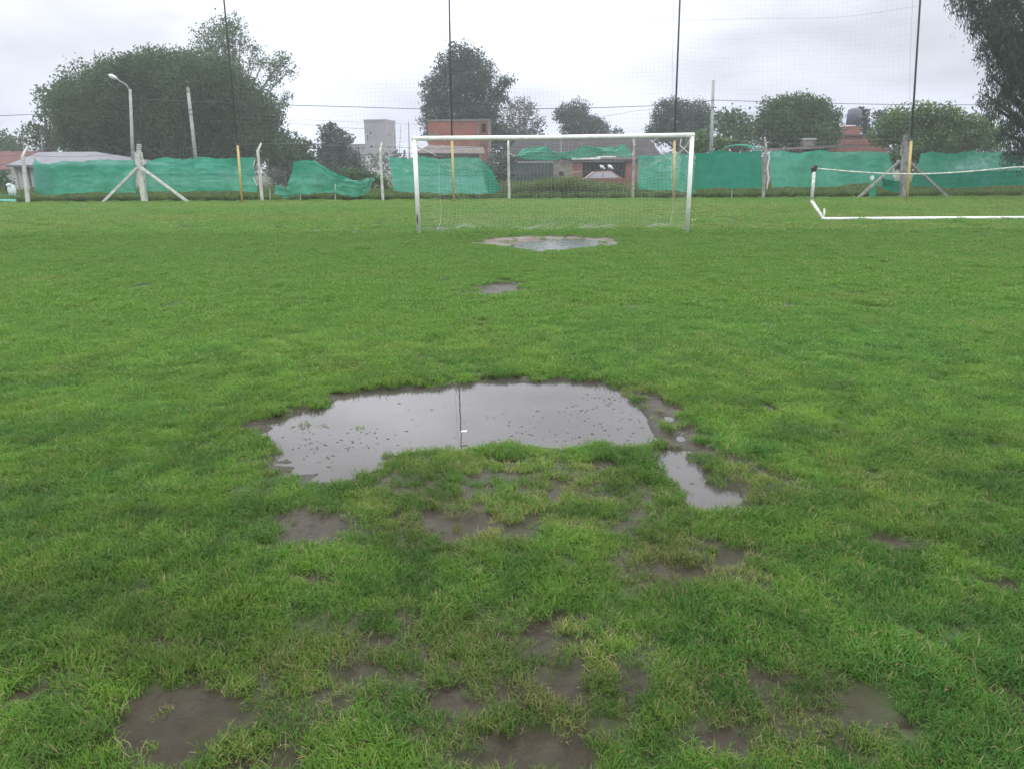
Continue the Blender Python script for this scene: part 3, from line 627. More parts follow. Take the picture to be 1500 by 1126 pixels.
cloth([(46, 236), (58, 240), (72, 241)], [(50, 283), (62, 286), (76, 286)], CY-.12, one('cloth_thin'), 'thin faded strip of shade cloth at the bent post near the pale house', 4, .05)
cloth([(213, 233), (236, 231), (262, 230), (300, 230), (345, 230), (371, 230)], [(214, 280), (240, 281), (280, 281), (330, 280), (366, 281), (376, 283)], CY, two('cloth', 'cloth', .5), 'green shade cloth between the white straining post and the first yellow pole foot', 2)
cloth([(431, 237), (445, 234.5), (459, 233), (475, 243), (492, 255), (510, 261), (527, 263), (541, 261)], [(413, 292), (432, 286), (455, 284), (470, 283), (490, 284), (505, 286), (522, 289), (532, 287)], CY, one('cloth'), 'loose green shade cloth sagging from a peak down to the right', 3, .22)
cloth([(403, 268), (412, 272), (420, 276)], [(401, 284), (412, 286), (424, 285)], CY-.1, one('cloth'), 'small crumpled scrap of green cloth by the second bent post', 5, .12)
cloth([(530, 262), (540, 261), (548, 258)], [(530, 284), (537, 284), (541, 282)], CY+.05, [('sheet', 0, 1, 'cloth_thin', 0)], 'frayed see-through end of the sagging cloth', 6, .1)
cloth([(569, 229), (600, 229), (640, 230), (680, 230), (704, 230)], [(577, 281), (610, 282), (650, 284), (690, 284), (716, 284)], CY, two('cloth', 'cloth_pale', .50), 'green shade cloth behind the left post of the goal', 7)
cloth([(703, 230), (712, 238), (722, 252), (730, 268)], [(714, 284), (720, 284), (727, 282), (734, 278)], CY-.06, one('cloth_deep'), 'folded back triangular flap of cloth below the brick building', 8, .1)
cloth([(754, 229), (768, 217), (785, 212), (800, 211), (808, 220), (822, 224), (838, 219), (853, 211), (875, 214), (895, 215), (915, 210)], [(757, 231), (770, 234), (790, 235), (812, 235), (830, 234), (848, 232), (865, 231), (885, 229), (900, 228), (915, 232), (926, 228)], CY-.75, one('cloth'), 'rolled up crumpled green cloth slung high inside the goal frame', 9, .20)
cloth([(935, 227), (960, 225), (990, 224), (1022, 223)], [(935, 278), (960, 279), (990, 280), (1020, 283)], CY, one('cloth'), 'lighter green shade cloth behind the right post of the goal', 10)
cloth([(1020, 222), (1050, 221), (1085, 220.5), (1116, 221)], [(1017, 277), (1050, 276), (1085, 276), (1116, 277)], CY-.05, one('cloth_deep'), 'deep green doubled shade cloth just right of the goal', 11, .04)
cloth([(1128, 221), (1160, 221), (1200, 220), (1250, 221), (1290, 221), (1303, 222)], [(1131, 275), (1160, 274), (1200, 275), (1240, 272), (1270, 268), (1290, 274), (1312, 272)], CY, one('cloth'), 'green shade cloth behind the tipped goal, torn at its lower right corner', 12)
cloth([(1275, 268), (1283, 268)], [(1274, 289), (1284, 290)], CY-.1, one('cloth'), 'narrow torn strip of cloth hanging by the right strut', 13, .05)
cloth([(1290, 258), (1305, 262), (1320, 266)], [(1294, 276), (1308, 281), (1320, 284)], CY-.1, one('cloth_deep'), 'ragged torn piece of cloth left of the weathered straining post', 14, .12)
cloth([(1350, 223), (1370, 222.5), (1400, 222), (1440, 221), (1480, 221), (1560, 220)], [(1334, 272), (1370, 275), (1400, 276), (1440, 274), (1480, 272), (1560, 272)], CY, [('upper_strip', 0, .60, 'cloth', 0), ('lower_strip', .57, 1, 'cloth_deep', .02)], 'green shade cloth right of the weathered straining post', 15)
lc = [o for o in COL.objects if 'rolled up' in str(o.get('label', ''))][0]
for (a, b_) in (((754, 229), (745, 224)), ((926, 228), (929, 220)), ((853, 211), (851, 213)), ((800, 211), (799, 213))):
    MB().tube([at(*a, CY-.75), at(*b_, FY)], .012, 5).build('tie_cord', M['rope'], lc)
# scrap lying on the ground at far left
o = empty('shade_cloth', (-27.5, 42, 0)); tag(o, 'flat scrap of green cloth lying on the grass at the far left', 'shade cloth')
V = []; F = []; cs = [gp(-60, 299), gp(24, 298.5), gp(36, 287), gp(-40, 288)]
for j in range(13):
    for i in range(21):
        a = cs[0].lerp(cs[1], i/20); b_ = cs[3].lerp(cs[2], i/20); p = a.lerp(b_, j/12); p.y = min(p.y, 48)
        p.z = .06+.16*float(vnoise(np.array(p.x), np.array(p.y*.6), 1.3, 3))+.35*(j/12)**2*(.6+.4*math.sin(i*.7)); V.append(tuple(p))
for j in range(12):
    for i in range(20): q = j*21+i; F.append((q, q+1, q+22, q+21))
npmesh('sheet', V, F, M['cloth_pale'], o, True)
# frayed white strip beside a post, wire loop over the deep cloth, torn white plastic
P = [at(1125, 222, CY), at(1127, 232, CY), at(1124, 246, CY), at(1126, 262, CY), at(1123, 278, CY)]
tag(MB().tube(P, [.03, .055, .045, .055, .02], 6).build('plastic_strip', M['frayed']), 'frayed white plastic strip beside the grey post right of the deep green cloth', 'plastic strip')
P = [at(374, 232, CY), at(371, 245, CY), at(372, 262, CY), at(376, 272, CY)]
tag(MB().tube(P, [.015, .03, .03, .015], 6).build('plastic_strip', M['frayed']), 'frayed white plastic strip at the edge of the cloth by the second bent post', 'plastic strip')
P = [at(1058, 221, CY), at(1062, 216, CY), at(1075, 213, CY), at(1092, 213, CY), at(1107, 217, CY), at(1115, 220, CY)]
tag(MB().tube(P, [.02, .03, .035, .06, .05, .02], 6).build('cloth_roll', M['cloth_pale']), 'thin rolled hem of cloth arched above the deep green cloth', 'cloth roll')
for (px, py, lab) in ((1313, 256, 'white plastic scrap caught beside the weathered straining post'), (1277, 262, 'pale plastic scrap caught on the left strut')):
    c = at(px, py, CY-.2); mb = MB(); n0 = 7
    V = [(c.x+.16*math.cos(k*.9)*random.uniform(.5, 1), c.y+.06*random.uniform(-1, 1), c.z+.22*math.sin(k*.9)*random.uniform(.5, 1)) for k in range(n0)]
    mb.add([tuple(c)]+V+[(v[0], v[1]+.05, v[2]) for v in V], [(0, 1+k, 1+(k+1) % n0) for k in range(n0)]+[(1+k, 1+n0+k, 1+n0+(k+1) % n0, 1+(k+1) % n0) for k in range(n0)])
    tag(mb.build('plastic_scrap', M['plastic_white']), lab, 'plastic scrap')
# litter on the grass
for (px, py, lab, s) in ((1015, 324, 'small white scrap on the grass by the right goal post', .07), (1210, 296, 'tiny white scrap on the grass above the tipped goal bar', .06), (679, 632, 'tiny white fleck floating on the puddle', .016)):
    c = gp(px, py, .02); mb = MB().ball(c+Vector((0, 0, s*.2)), s, 1.2, .7, .35, 6).ball(c+Vector((s, s*.3, s*.3)), s*.6, 1, .8, .5, 5)
    tag(mb.build('paper_scrap', M['plastic_white']), lab, 'litter')

# ------------------------------------------------------------------ trees
def leaves(C, k, spread, size, rng, droop=0.0, aspect=.55):
    n = len(C)*k; c = np.repeat(C, k, 0)+rng.normal(0, 1, (n, 3))*np.array([1, 1, .8])*spread
    if droop: c[:, 2] -= np.abs(rng.normal(0, droop, n))
    a = rng.normal(0, 1, (n, 3)); 
    if droop: a = a*.45+np.array([0, 0, -1.0])
    a /= np.linalg.norm(a, axis=1)[:, None]; b = rng.normal(0, 1, (n, 3)); b -= (a*b).sum(1)[:, None]*a; b /= np.linalg.norm(b, axis=1)[:, None]
    s = size*rng.uniform(.6, 1.3, n)[:, None]; a = a*s; b = b*s*aspect
    V = np.stack([c-a, c+b*.9-a*.1, c+a, c-b*.9+a*.1], 1).reshape(-1, 3); F = np.arange(n*4).reshape(-1, 4)
    return V, F
def tree(name, label, cat, blobs, D, m, lai=5.0, leaf=.2, spread=.3, trunk=None, bark='bark', tr=.25, group=None, hollow=.5, k=10, limb=True, droop=0, seed=1, dj=.7, limbr=.28, aspect=.6):
    rng = np.random.default_rng(seed+int(D)*7); C = []; cs = []
    for (px, py, r) in blobs:
        c = at(px, py, D); Rm = r*D/FPX*1.03; c = c+Vector((0, float(rng.uniform(-dj, dj))*Rm, 0)); cs.append((c, Rm))
        nl = lai*math.pi*Rm*Rm/(leaf*leaf*aspect*2*.9); nc = max(3, int(nl/k))
        d = rng.normal(0, 1, (nc, 3)); d /= np.linalg.norm(d, axis=1)[:, None]; q = Rm*(hollow+(1.02-hollow)*rng.random(nc)**.6)
        q = q*(.86+.28*rng.random(nc)); C.append(np.array(c)+d*q[:, None]*np.array([1, .85, 1]))
    C = np.concatenate(C); C[:, 2] = np.maximum(C[:, 2], .3)
    V, F = leaves(C, k, spread, leaf, rng, droop, aspect)
    tx = (trunk if trunk is not None else sum(b[0] for b in blobs)/len(blobs)); base = at(tx, 250, D); base.z = 0
    root = empty(name, base); tag(root, label, cat, group)
    npmesh('crown', V, F, M[m], root)
    zc = min(c.z-r_*.3 for c, r_ in cs); fork = Vector((base.x, D, max(.8, zc*.75)))
    mb = MB().tube([base-Vector((0, 0, .2)), base.lerp(fork, .5)+Vector((.1*tr, 0, 0)), fork], [tr*1.25, tr, tr*.85], 9)
    mb.build('trunk', M[bark], root, True)
    if limb:
        for c, r_ in cs:
            mid = fork.lerp(c, .5)+Vector((rng.uniform(-.2, .2)*r_, 0, .15*r_)); e = c+Vector((0, 0, r_*.5))
            MB().tube([fork-Vector((0, 0, .3)), mid, c, e], [tr*.7, tr*.45, tr*limbr, .02], 6).build('limb', M[bark], root, True)
    return root
TG = 'trees beyond the fence'
tree('broad_tree', 'very large dark round-crowned tree behind the left cloths', 'tree', [(120, 168, 42), (150, 150, 45), (175, 130, 42), (212, 128, 44), (252, 122, 44), (295, 130, 44), (335, 142, 44), (362, 168, 44), (375, 198, 34), (140, 195, 45), (200, 180, 50), (260, 180, 55), (320, 195, 46), (102, 195, 26), (236, 108, 28), (190, 108, 22), (330, 115, 24), (385, 168, 24), (105, 150, 26), (170, 205, 40), (230, 210, 40), (290, 212, 40), (345, 215, 30), (275, 98, 18), (300, 103, 18)],
     74, 'lf_dark', 6.0, .12, .34, 235, tr=.6, group=TG, seed=3, k=14)
tree('leafy_tree', 'looser pale green tree at the left edge of the big round tree', 'tree', [(62, 142, 13), (78, 136, 13), (95, 130, 14), (60, 165, 12), (75, 165, 14), (55, 190, 13), (72, 195, 14), (50, 205, 12), (90, 160, 14), (88, 200, 16), (62, 212, 14)], 86, 'lf_mid', 2.8, .19, .3, 75, 'palebark', .22, TG, seed=5)
tree('eucalyptus', 'tall sparse feathery tree rising behind the big round tree', 'tree', [(318, 42, 18), (338, 38, 16), (303, 58, 16), (330, 62, 20), (350, 62, 14), (297, 72, 10), (320, 82, 16), (345, 82, 12), (368, 72, 10), (385, 92, 9), (372, 92, 10), (402, 98, 14), (415, 88, 11), (422, 104, 10), (400, 112, 10), (413, 152, 12), (421, 143, 6), (395, 160, 12), (405, 120, 6)],
     95, 'lf_mid', 1.8, .15, .38, 352, 'palebark', .20, TG, seed=8, hollow=.1, limbr=.30, k=8)
tree('bushy_tree', 'low bushy green tree right of the big round tree', 'tree', [(410, 222, 26), (432, 222, 20), (395, 210, 22), (448, 232, 13), (420, 240, 26), (445, 248, 14), (452, 215, 7)], 80, 'lf_mid', 4.5, .18, .28, 420, tr=.2, group=TG, seed=9)
tree('conical_tree', 'dark conical tree left of the grey tower', 'tree', [(485, 190, 9), (478, 195, 8), (492, 196, 10), (504, 208, 12), (492, 212, 14), (475, 215, 12), (488, 230, 18), (510, 232, 15), (478, 240, 16), (500, 248, 20), (522, 252, 11), (516, 240, 11), (530, 260, 9)], 95, 'lf_blue', 4.6, .20, .28, 493, tr=.25, group=TG, seed=10)
tree('poplar_tree', 'tall ragged tree standing above the brick building', 'tree', [(675, 84, 18), (660, 95, 16), (690, 90, 17), (648, 112, 14), (668, 115, 22), (695, 115, 22), (712, 105, 14), (635, 128, 14), (655, 140, 22), (685, 142, 24), (712, 135, 14), (630, 150, 13), (640, 165, 18), (668, 172, 25), (700, 170, 22), (625, 178, 10), (718, 160, 14), (735, 122, 9), (746, 120, 6), (728, 140, 10), (738, 145, 7), (722, 178, 12), (640, 190, 14), (723, 200, 14), (627, 198, 8)],
     96, 'lf_blue', 4.4, .15, .30, 672, tr=.35, group=TG, seed=12, hollow=.35)
tree('bare_tree', 'thin greyish half-bare tree right of the brick building', 'tree', [(748, 160, 11), (762, 155, 12), (778, 160, 11), (745, 178, 12), (770, 176, 16), (788, 178, 9), (735, 190, 12), (760, 190, 14), (785, 192, 11)], 108, 'lf_grey', 1.9, .16, .35, 762, 'palebark', .22, TG, seed=13, hollow=.1)
tree('leafy_tree', 'dark leafy tree behind the left half of the crossbar', 'tree', [(735, 195, 13), (750, 205, 14), (722, 205, 12), (770, 205, 14), (790, 208, 12), (738, 222, 18), (760, 224, 18)], 102, 'lf_blue', 4.2, .2, .3, 748, tr=.2, group=TG, seed=14)
tree('umbrella_tree', 'dark flat-topped tree above the middle of the crossbar', 'tree', [(832, 166, 14), (848, 163, 13), (822, 172, 9), (842, 178, 17), (868, 182, 12), (878, 188, 11), (856, 190, 15), (834, 194, 12), (888, 193, 7)], 118, 'lf_blue', 5.0, .15, .3, 850, tr=.3, group=TG, seed=15)
tree('small_tree', 'tiny distant tree just above the crossbar', 'tree', [(906, 194, 6), (899, 196, 4), (910, 198, 5)], 125, 'lf_blue', 3.5, .2, .25, 905, tr=.15, group=TG, seed=16)
tree('round_tree', 'dark bushy tree behind the right end of the crossbar', 'tree', [(972, 165, 14), (985, 160, 13), (1002, 162, 14), (1020, 164, 14), (1032, 170, 12), (965, 180, 12), (985, 182, 20), (1012, 184, 20), (1032, 186, 14), (950, 192, 6), (965, 198, 14), (1000, 202, 20), (1028, 205, 16)], 97, 'lf_blue', 5.2, .14, .28, 1000, tr=.3, group=TG, seed=17)
tree('bushy_tree', 'mid green bushy tree between two dark round trees', 'tree', [(1055, 178, 14), (1070, 168, 9), (1078, 182, 15), (1095, 188, 13), (1065, 198, 18), (1090, 205, 16), (1102, 202, 9), (1088, 172, 6)], 86, 'lf_mid', 4.2, .2, .3, 1075, tr=.25, group=TG, seed=18)
tree('shrub', 'yellow green shrub behind the right post of the goal', 'shrub', [(1018, 205, 10), (1030, 203, 9), (1048, 208, 10), (1012, 215, 9), (1035, 216, 13), (1055, 217, 9), (1062, 212, 8)], 66, 'lf_olive', 4.0, .14, .2, 1035, tr=.08, seed=19)
tree('round_tree', 'dense round green tree left of the water tank', 'tree', [(1130, 165, 17), (1148, 160, 16), (1168, 158, 17), (1188, 160, 16), (1205, 162, 16), (1218, 175, 13), (1120, 182, 15), (1145, 182, 22), (1175, 182, 25), (1205, 186, 22), (1222, 196, 10), (1128, 200, 18), (1160, 205, 22), (1195, 206, 22), (1165, 146, 5), (1180, 148, 4), (1205, 148, 5), (1150, 149, 5)], 70, 'lf_mid', 5.6, .12, .26, 1170, tr=.3, group=TG, seed=20)
tree('cypress', 'narrow dark cypress beside the water tank', 'tree', [(1263, 162, 6), (1265, 170, 8), (1263, 182, 9), (1268, 192, 9)], 84, 'lf_blue', 5, .15, .18, 1264, tr=.15, group=TG, seed=21)
tree('cypress', 'short dark tree just right of the narrow cypress', 'tree', [(1285, 168, 6), (1291, 166, 5), (1287, 178, 9), (1292, 190, 10)], 84, 'lf_blue', 5, .15, .18, 1288, tr=.15, group=TG, seed=22)
tree('spreading_tree', 'wide bright green tree behind the tall right pole', 'tree', [(1300, 182, 16), (1318, 172, 14), (1340, 168, 14), (1360, 166, 13), (1380, 172, 14), (1400, 172, 13), (1425, 180, 13), (1445, 188, 13), (1310, 195, 20), (1345, 192, 24), (1380, 194, 24), (1415, 200, 22), (1445, 208, 18), (1330, 210, 18), (1370, 212, 20), (1410, 214, 18), (1288, 200, 12)], 60, 'lf_olive', 5.0, .11, .24, 1370, tr=.25, group=TG, seed=23)
tree('leafy_tree', 'small tree at the far left edge behind the red roof', 'tree', [(5, 205, 12), (20, 208, 10), (-15, 205, 16), (30, 216, 7), (10, 220, 14)], 110, 'lf_mid', 4.5, .22, .3, 8, tr=.2, group=TG, seed=24)
tree('weeping_tree', 'near dark weeping eucalyptus hanging in from the upper right corner', 'tree',
     [(1400, -15, 14), (1420, 0, 18), (1440, 15, 20), (1460, 40, 22), (1480, 10, 30), (1430, 35, 10), (1450, 65, 15), (1475, 70, 22), (1500, 50, 30), (1458, 92, 14), (1480, 105, 20), (1505, 100, 25), (1450, 112, 10), (1468, 135, 16), (1445, 140, 10), (1492, 140, 20), (1462, 160, 10), (1480, 175, 16), (1500, 175, 18), (1455, 150, 8), (1470, 195, 10), (1490, 205, 14), (1482, 222, 10), (1505, 225, 14), (1540, 60, 50), (1570, 0, 60), (1550, 140, 45), (1600, 100, 50), (1560, 210, 30), (1480, -40, 40), (1430, -45, 26), (1545, -80, 50)],
     38, 'lf_euc', 3.0, .10, .13, 1590, tr=.4, droop=.34, seed=25, hollow=.1, k=9, aspect=.24, limbr=.12, dj=.5)
# far tree line
Cc = []
rng = np.random.default_rng(77)
for i in range(900):
    x = rng.uniform(-190, 190); hgt = 2.2+5.5*fbm(np.array([x]), np.array([0.]), .06, 3, 3)[0]; Cc.append((x, rng.uniform(165, 180), rng.uniform(.3, hgt)))
V, F = leaves(np.array(Cc), 24, 1.0, .5, rng); tag(npmesh('tree_line', V, F, M['lf_blue']), 'low far-off belt of dark trees along the horizon', 'trees', kind='stuff')

# ------------------------------------------------------------------ buildings
def bx(px0, px1, pyt, D, depth, z0=0.0):
    a = at(px0, pyt, D); b_ = at(px1, pyt, D); return (a.x, b_.x, D, D+depth, z0, (a.z+b_.z)/2)
def window(parent, x0, x1, y, z0, z1, frame=.05, m='glass', fm='render_pale'):
    w = MB().box(x0, x1, y-.03, y+.05, z0, z1).build('window', M[fm], parent); MB().box(x0+frame, x1-frame, y-.036, y-.02, z0+frame, z1-frame).build('pane', M[m], w)
# grey tower (front face and the right side seen at an angle)
def rot_about(c, ang): return Matrix.Translation(c) @ Matrix.Rotation(ang, 4, 'Z') @ Matrix.Translation(-Vector(c))
D = 215; pa = at(533, 178, D); pb = at(564, 177, D-1.5); pc = at(579, 183, D+6); H = pb.z
tw = empty('tower_block', (pb.x, pb.y, 0)); tag(tw, 'tall grey unfinished-looking tower block with few small windows', 'building')
A = Vector((pa.x, pa.y, 0)); B_ = Vector((pb.x, pb.y, 0)); C_ = Vector((pc.x, pc.y, 0)); Dd = A+(C_-B_)
zs = 4.6
def walls(mb, ring, z0, z1):
    n = len(ring); vs = [Vector((p.x, p.y, z0)) for p in ring]+[Vector((p.x, p.y, z1)) for p in ring]
    mb.add(vs, [(i, (i+1) % n, (i+1) % n+n, i+n) for i in range(n)]+[tuple(range(n, 2*n))])
mb = MB(); walls(mb, [A, B_, C_, Dd], zs, H); mb.build('wall', M['render_grey'], tw)
mb = MB(); walls(mb, [A, B_, C_, Dd], 0, zs-.02); mb.build('base_wall', M['render_pale'], tw)
e = (B_-A)*.02; mb = MB(); walls(mb, [A-e-(C_-B_)*.03, B_+e-(C_-B_)*.03, C_+e, Dd-e], H+.01, H+.35); mb.build('parapet', M['render_grey'], tw)
def wallwin(P, Q, u0, u1, z0, z1):
    d = (Q-P); nrm = Vector((d.y, -d.x, 0)).normalized()
    def q(u, z, o): p = P+d*u+nrm*o; return (p.x, p.y, z)
    mb = MB()
    mb.add([q(u0, z0, .05), q(u1, z0, .05), q(u1, z1, .05), q(u0, z1, .05), q(u0, z0, -.05), q(u1, z0, -.05), q(u1, z1, -.05), q(u0, z1, -.05)], [(0, 1, 2, 3), (4, 7, 6, 5), (0, 4, 5, 1), (1, 5, 6, 2), (2, 6, 7, 3), (3, 7, 4, 0)])
    w = mb.build('window', M['render_pale'], tw)
    du = (u1-u0)*.12; dz = .12; mb = MB(); mb.add([q(u0+du, z0+dz, .06), q(u1-du, z0+dz, .06), q(u1-du, z1-dz, .06), q(u0+du, z1-dz, .06)], [(0, 1, 2, 3)]); mb.build('pane', M['glass'], w)
def zof(py, D): return at(540, py, D).z
for (u0, u1, y0, y1) in ((.08, .20, 207, 197), (.22, .36, 199, 191), (.20, .40, 218, 212), (.22, .42, 233, 227), (.28, .46, 246, 241)): wallwin(A, B_, u0, u1, zof(y0, D), zof(y1, D))
for (u0, u1, y0, y1) in ((.10, .24, 201, 195), (.38, .55, 203, 195), (.75, .92, 204, 196), (.35, .5, 218, 212), (.72, .92, 219, 213), (.1, .22, 219, 213), (.72, .9, 234, 228)): wallwin(B_, C_, u0, u1, zof(y0, D), zof(y1, D))
tw2 = empty('apartment_house', (at(525, 240, 205).x, 205, 0)); tag(tw2, 'lower pale grey block adjoining the left side of the tower', 'building')
x0, x1, y0, y1, z0, z1 = bx(511, 535, 213, 222, 9); MB().box(x0, x1, y0, y1, 0, z1).build('wall', M['render_grey'], tw2)
MB().box(x0-.2, x1+.2, y0-.2, y1+.2, z1+.01, z1+.3).build('roof', M['tin'], tw2)
x0b, x1b, y0b, y1b, _, z1b = bx(524, 534, 241, 205, 6); MB().box(x0b, x1b, y0b, y1b, 0, z1b).build('annex', M['render_pale'], tw2)
window(tw2, x0+1.4, x0+2.3, y0, zof(232, 222), zof(226, 222)); window(tw2, x0+3.1, x0+4.0, y0, zof(232, 222), zof(226, 222))
# orange brick building
D = 76; bb = empty('brick_building', (at(668, 240, D).x, D, 0)); tag(bb, 'windowless orange brick building behind the left part of the goal', 'building')
x0, x1, y0, y1, z0, z1 = bx(626, 700, 178, D, 6); MB().box(x0, x1, y0, y1, 0, z1).build('wall', M['brick'], bb)
x2, x3, _, _, _, z3 = bx(701.5, 717, 177, D, 6); MB().box(x2, x3, y0+.25, y1, 0, z3).build('side_wall', M['brick2'], bb)
MB().box(x0-.1, x1+.05, y0-.08, y1+.1, z1+.003, z1+.16).build('coping', M['plaster'], bb); MB().box(x2-.05, x3+.1, y0+.15, y1+.1, z3+.003, z3+.14).build('coping', M['plaster'], bb)
for (p0, p1) in ((699.5, 702), (714.5, 717.5)):
    a, b_, c, d, e_, f = bx(p0, p1, 178, D, .3); MB().box(a, b_, c-.12, c-.005, 0, f).build('pillar', M['plaster'], bb)
a, b_, c, d, e_, f = bx(706, 711, 181, D, .3); MB().box(a, b_, c+.19, c+.24, zof(195, D), zof(182, D)).build('vent', M['dark'], bb)
a, b_, c, d, e_, f = bx(628, 642, 196, D, .3); MB().box(a, b_, c-.04, c-.004, zof(199, D), zof(196, D)).build('lintel', M['plaster'], bb)
# low tin-roofed lean-to before it
D = 68; ln = empty('lean_to_shed', (at(650, 240, D).x, D, 0)); tag(ln, 'low shed with a patched tin roof in front of the orange brick building', 'shed')
x0, x1, y0, y1, z0, z1 = bx(612, 702, 224, D, 4); MB().box(x0, x1, y0, y1, 0, z1-.05).build('wall', M['plaster'], ln)
zt = zof(213, D); MB().add([(x0-.3, y0-.4, z1), (x1+.5, y0-.4, z1-.08), (x1+.2, y1, zt-.1), (x0+.6, y1, zt+.1), (x0-.3, y0-.4, z1-.1), (x1+.5, y0-.4, z1-.18), (x1+.2, y1, zt-.2), (x0+.6, y1, zt)], [(0, 1, 2, 3), (7, 6, 5, 4), (0, 4, 5, 1), (1, 5, 6, 2), (2, 6, 7, 3), (3, 7, 4, 0)]).build('roof', M['tinrust'], ln)
for (p0, p1, py) in ((668, 685, 217), (690, 702, 219), (640, 646, 216)):
    a = at(p0, py, D-.2); b_ = at(p1, py+1.5, D-.2); MB().tube([a, b_], .07, square=True).build('loose_board', M['render_pale'], ln)
a, b_, c, d, e_, f = bx(640, 690, 231, D, 1); MB().box(a, b_, c-.05, c-.004, f-.25, f).build('opening', M['dark'], ln)
# dark roofed house behind the goal
D = 88; dh = empty('dark_roofed_house', (at(840, 240, D).x, D, 0)); tag(dh, 'long low house with a brown-grey roof seen below the crossbar', 'house')
x0, x1, y0, y1, z0, z1 = bx(742, 960, 230, D, 6); MB().box(x0, x1, y0, y1, 0, z1).build('wall', M['plaster'], dh)
zr = zof(200, D); MB().add([(x0-.6, y0-.7, z1-.02), (x1+.6, y0-.7, z1-.02), (x1-.5, y0+3, zr), (x0+1.5, y0+3, zr), (x1+.6, y1+1.5, z1), (x0-.6, y1+1.5, z1)], [(0, 1, 2, 3), (3, 2, 4, 5), (0, 3, 5), (1, 4, 2), (0, 5, 4, 1)]).build('roof', M['darkroof'], dh)
# dark green corrugated gate, meter pillar
D = 58; gt = empty('metal_gate', (at(778, 260, D).x, D, 0)); tag(gt, 'dark blue-green corrugated gate behind the goal net', 'gate')
x0, x1, y0, y1, z0, z1 = bx(748, 811, 239, D, .1); mb = MB(); n = 26
for k in range(n): z = .08+(z1-.08)*k/n; mb.box(x0, x1, y0+(.03 if k % 2 else 0), y0+.08, z+.003, z+(z1-.08)/n-.003)
mb.build('panel', M['gate'], gt); MB().box(x0-.1, x1+.1, y0-.03, y0+.12, z1+.005, z1+.10).build('frame', M['galv'], gt)
for xx in (x0-.1, x1+.003): MB().box(xx, xx+.1, y0-.03, y0+.12, 0, z1).build('frame', M['galv'], gt)
D = 57; mp_ = empty('meter_pillar', (at(820, 260, D).x, D, 0)); tag(mp_, 'grey cement meter pillar between the dark gate and the brick porch', 'pillar')
x0, x1, y0, y1, z0, z1 = bx(812, 828, 239, D, .5); MB().box(x0, x1, y0, y1, 0, z1).build('body', M['plaster'], mp_); MB().box(x0-.06, x1+.06, y0-.06, y1+.06, z1+.003, z1+.08).build('cap', M['plaster'], mp_)
a = at(819, 256, D); MB().box(a.x, a.x+.32, y0-.03, y0+.02, a.z-.1, a.z+.2).build('meter_box', M['dark'], mp_)
# brick porch
D = 60; pr = empty('brick_porch', (at(882, 255, D).x, D, 0)); tag(pr, 'red brick porch with a white fascia board behind the parked car', 'porch')
for (p0, p1) in ((839, 853), (917, 934)):
    x0, x1, y0, y1, z0, z1 = bx(p0, p1, 236, D, .5); MB().box(x0, x1, y0, y1, 0, z1).build('pillar', M['brick2'], pr)
x0, x1, y0, y1, z0, z1 = bx(838, 879, 231, D, .15); MB().box(x0, x1, y0-.2, y0-.05, z1-.30, z1).build('fascia', M['plastic_white'], pr)
x0, x1, y0, y1, z0, z1 = bx(874, 902, 229, D, .15); MB().box(x0, x1, y0-.18, y0-.1, z1-.10, z1).build('fascia', M['plastic_white'], pr)
x0, x1, y0, y1, z0, z1 = bx(836, 936, 229, D, 4); MB().add([(x0, y0-.3, z1-.25), (x1, y0-.3, z1-.25), (x1, y1, z1+.25), (x0, y1, z1+.25), (x0, y0-.3, z1-.33), (x1, y0-.3, z1-.33), (x1, y1, z1+.17), (x0, y1, z1+.17)], [(0, 1, 2, 3), (7, 6, 5, 4), (0, 4, 5, 1), (1, 5, 6, 2), (2, 6, 7, 3), (3, 7, 4, 0)]).build('roof', M['darkroof'], pr)
x0, x1, y0, y1, z0, z1 = bx(853.5, 916.5, 238, D+3, .2); MB().box(x0, x1, y0, y1, 0, z1).build('rear_wall', M['dark'], pr)  # near-black wall: the shade inside the porch is put into its colour
a, b_, c, d, e_, f = bx(884, 915, 240, D+2.9, .1); MB().box(a, b_, c-.1, c-.02, f-1.0, f).build('window', M['gate'], pr)
for (px, s) in ((882, .13), (894, .15)):
    c = at(px, 245, 58.6); o = MB().ball(c, s, 1, .8, .85, 8).ball(c+Vector((.15, 0, -.1)), s*.6, 1, 1, .8, 6).ball(c+Vector((-.12, .05, .1)), s*.55, 1, 1, .8, 6)
    tag(o.build('white_bundle', M['plastic_white']), 'small white rounded bundle above the car roof, '+('left one of two' if px == 882 else 'right one of two'), 'bundle', 'white bundles in the porch')
    c.z -= .2
    st = MB().tube([Vector((c.x, c.y, 0)), c], .03, 6).build('stand', M['wood'], bpy.context.scene.objects[-1] if False else None); tag(st, 'thin wooden stand under the '+('left' if px == 882 else 'right')+' white bundle in the porch', 'stand')
# low brick wall in front of the house
D = 55.5
# car
D = 53.5; ca = at(836, 270, D); cb = at(928, 270, D); cx0, cx1 = ca.x, cb.x; Lc = cx1-cx0
car = empty('parked_car', ((cx0+cx1)/2, D+.8, 0)); tag(car, 'old reddish brown saloon car parked beyond the fence behind the goal', 'car')
k = Lc/4.4
def cpt(u, z): return (cx0+u*k, z)
body = [cpt(0, .35), cpt(0, .62), cpt(.12, .80), cpt(.95, .90), cpt(3.7, .92), cpt(4.3, .84), cpt(4.4, .55), cpt(4.35, .32), cpt(3.85, .30), cpt(3.7, .52), cpt(3.5, .60), cpt(3.3, .52), cpt(3.18, .30), cpt(1.2, .30), cpt(1.08, .52), cpt(.88, .6), cpt(.68, .52), cpt(.55, .30)]
MB().prism(body, D, D+1.6).build('body', M['car'], car)
cab = [(1.0, .90), (1.65, 1.36), (2.9, 1.40), (3.6, .91)]
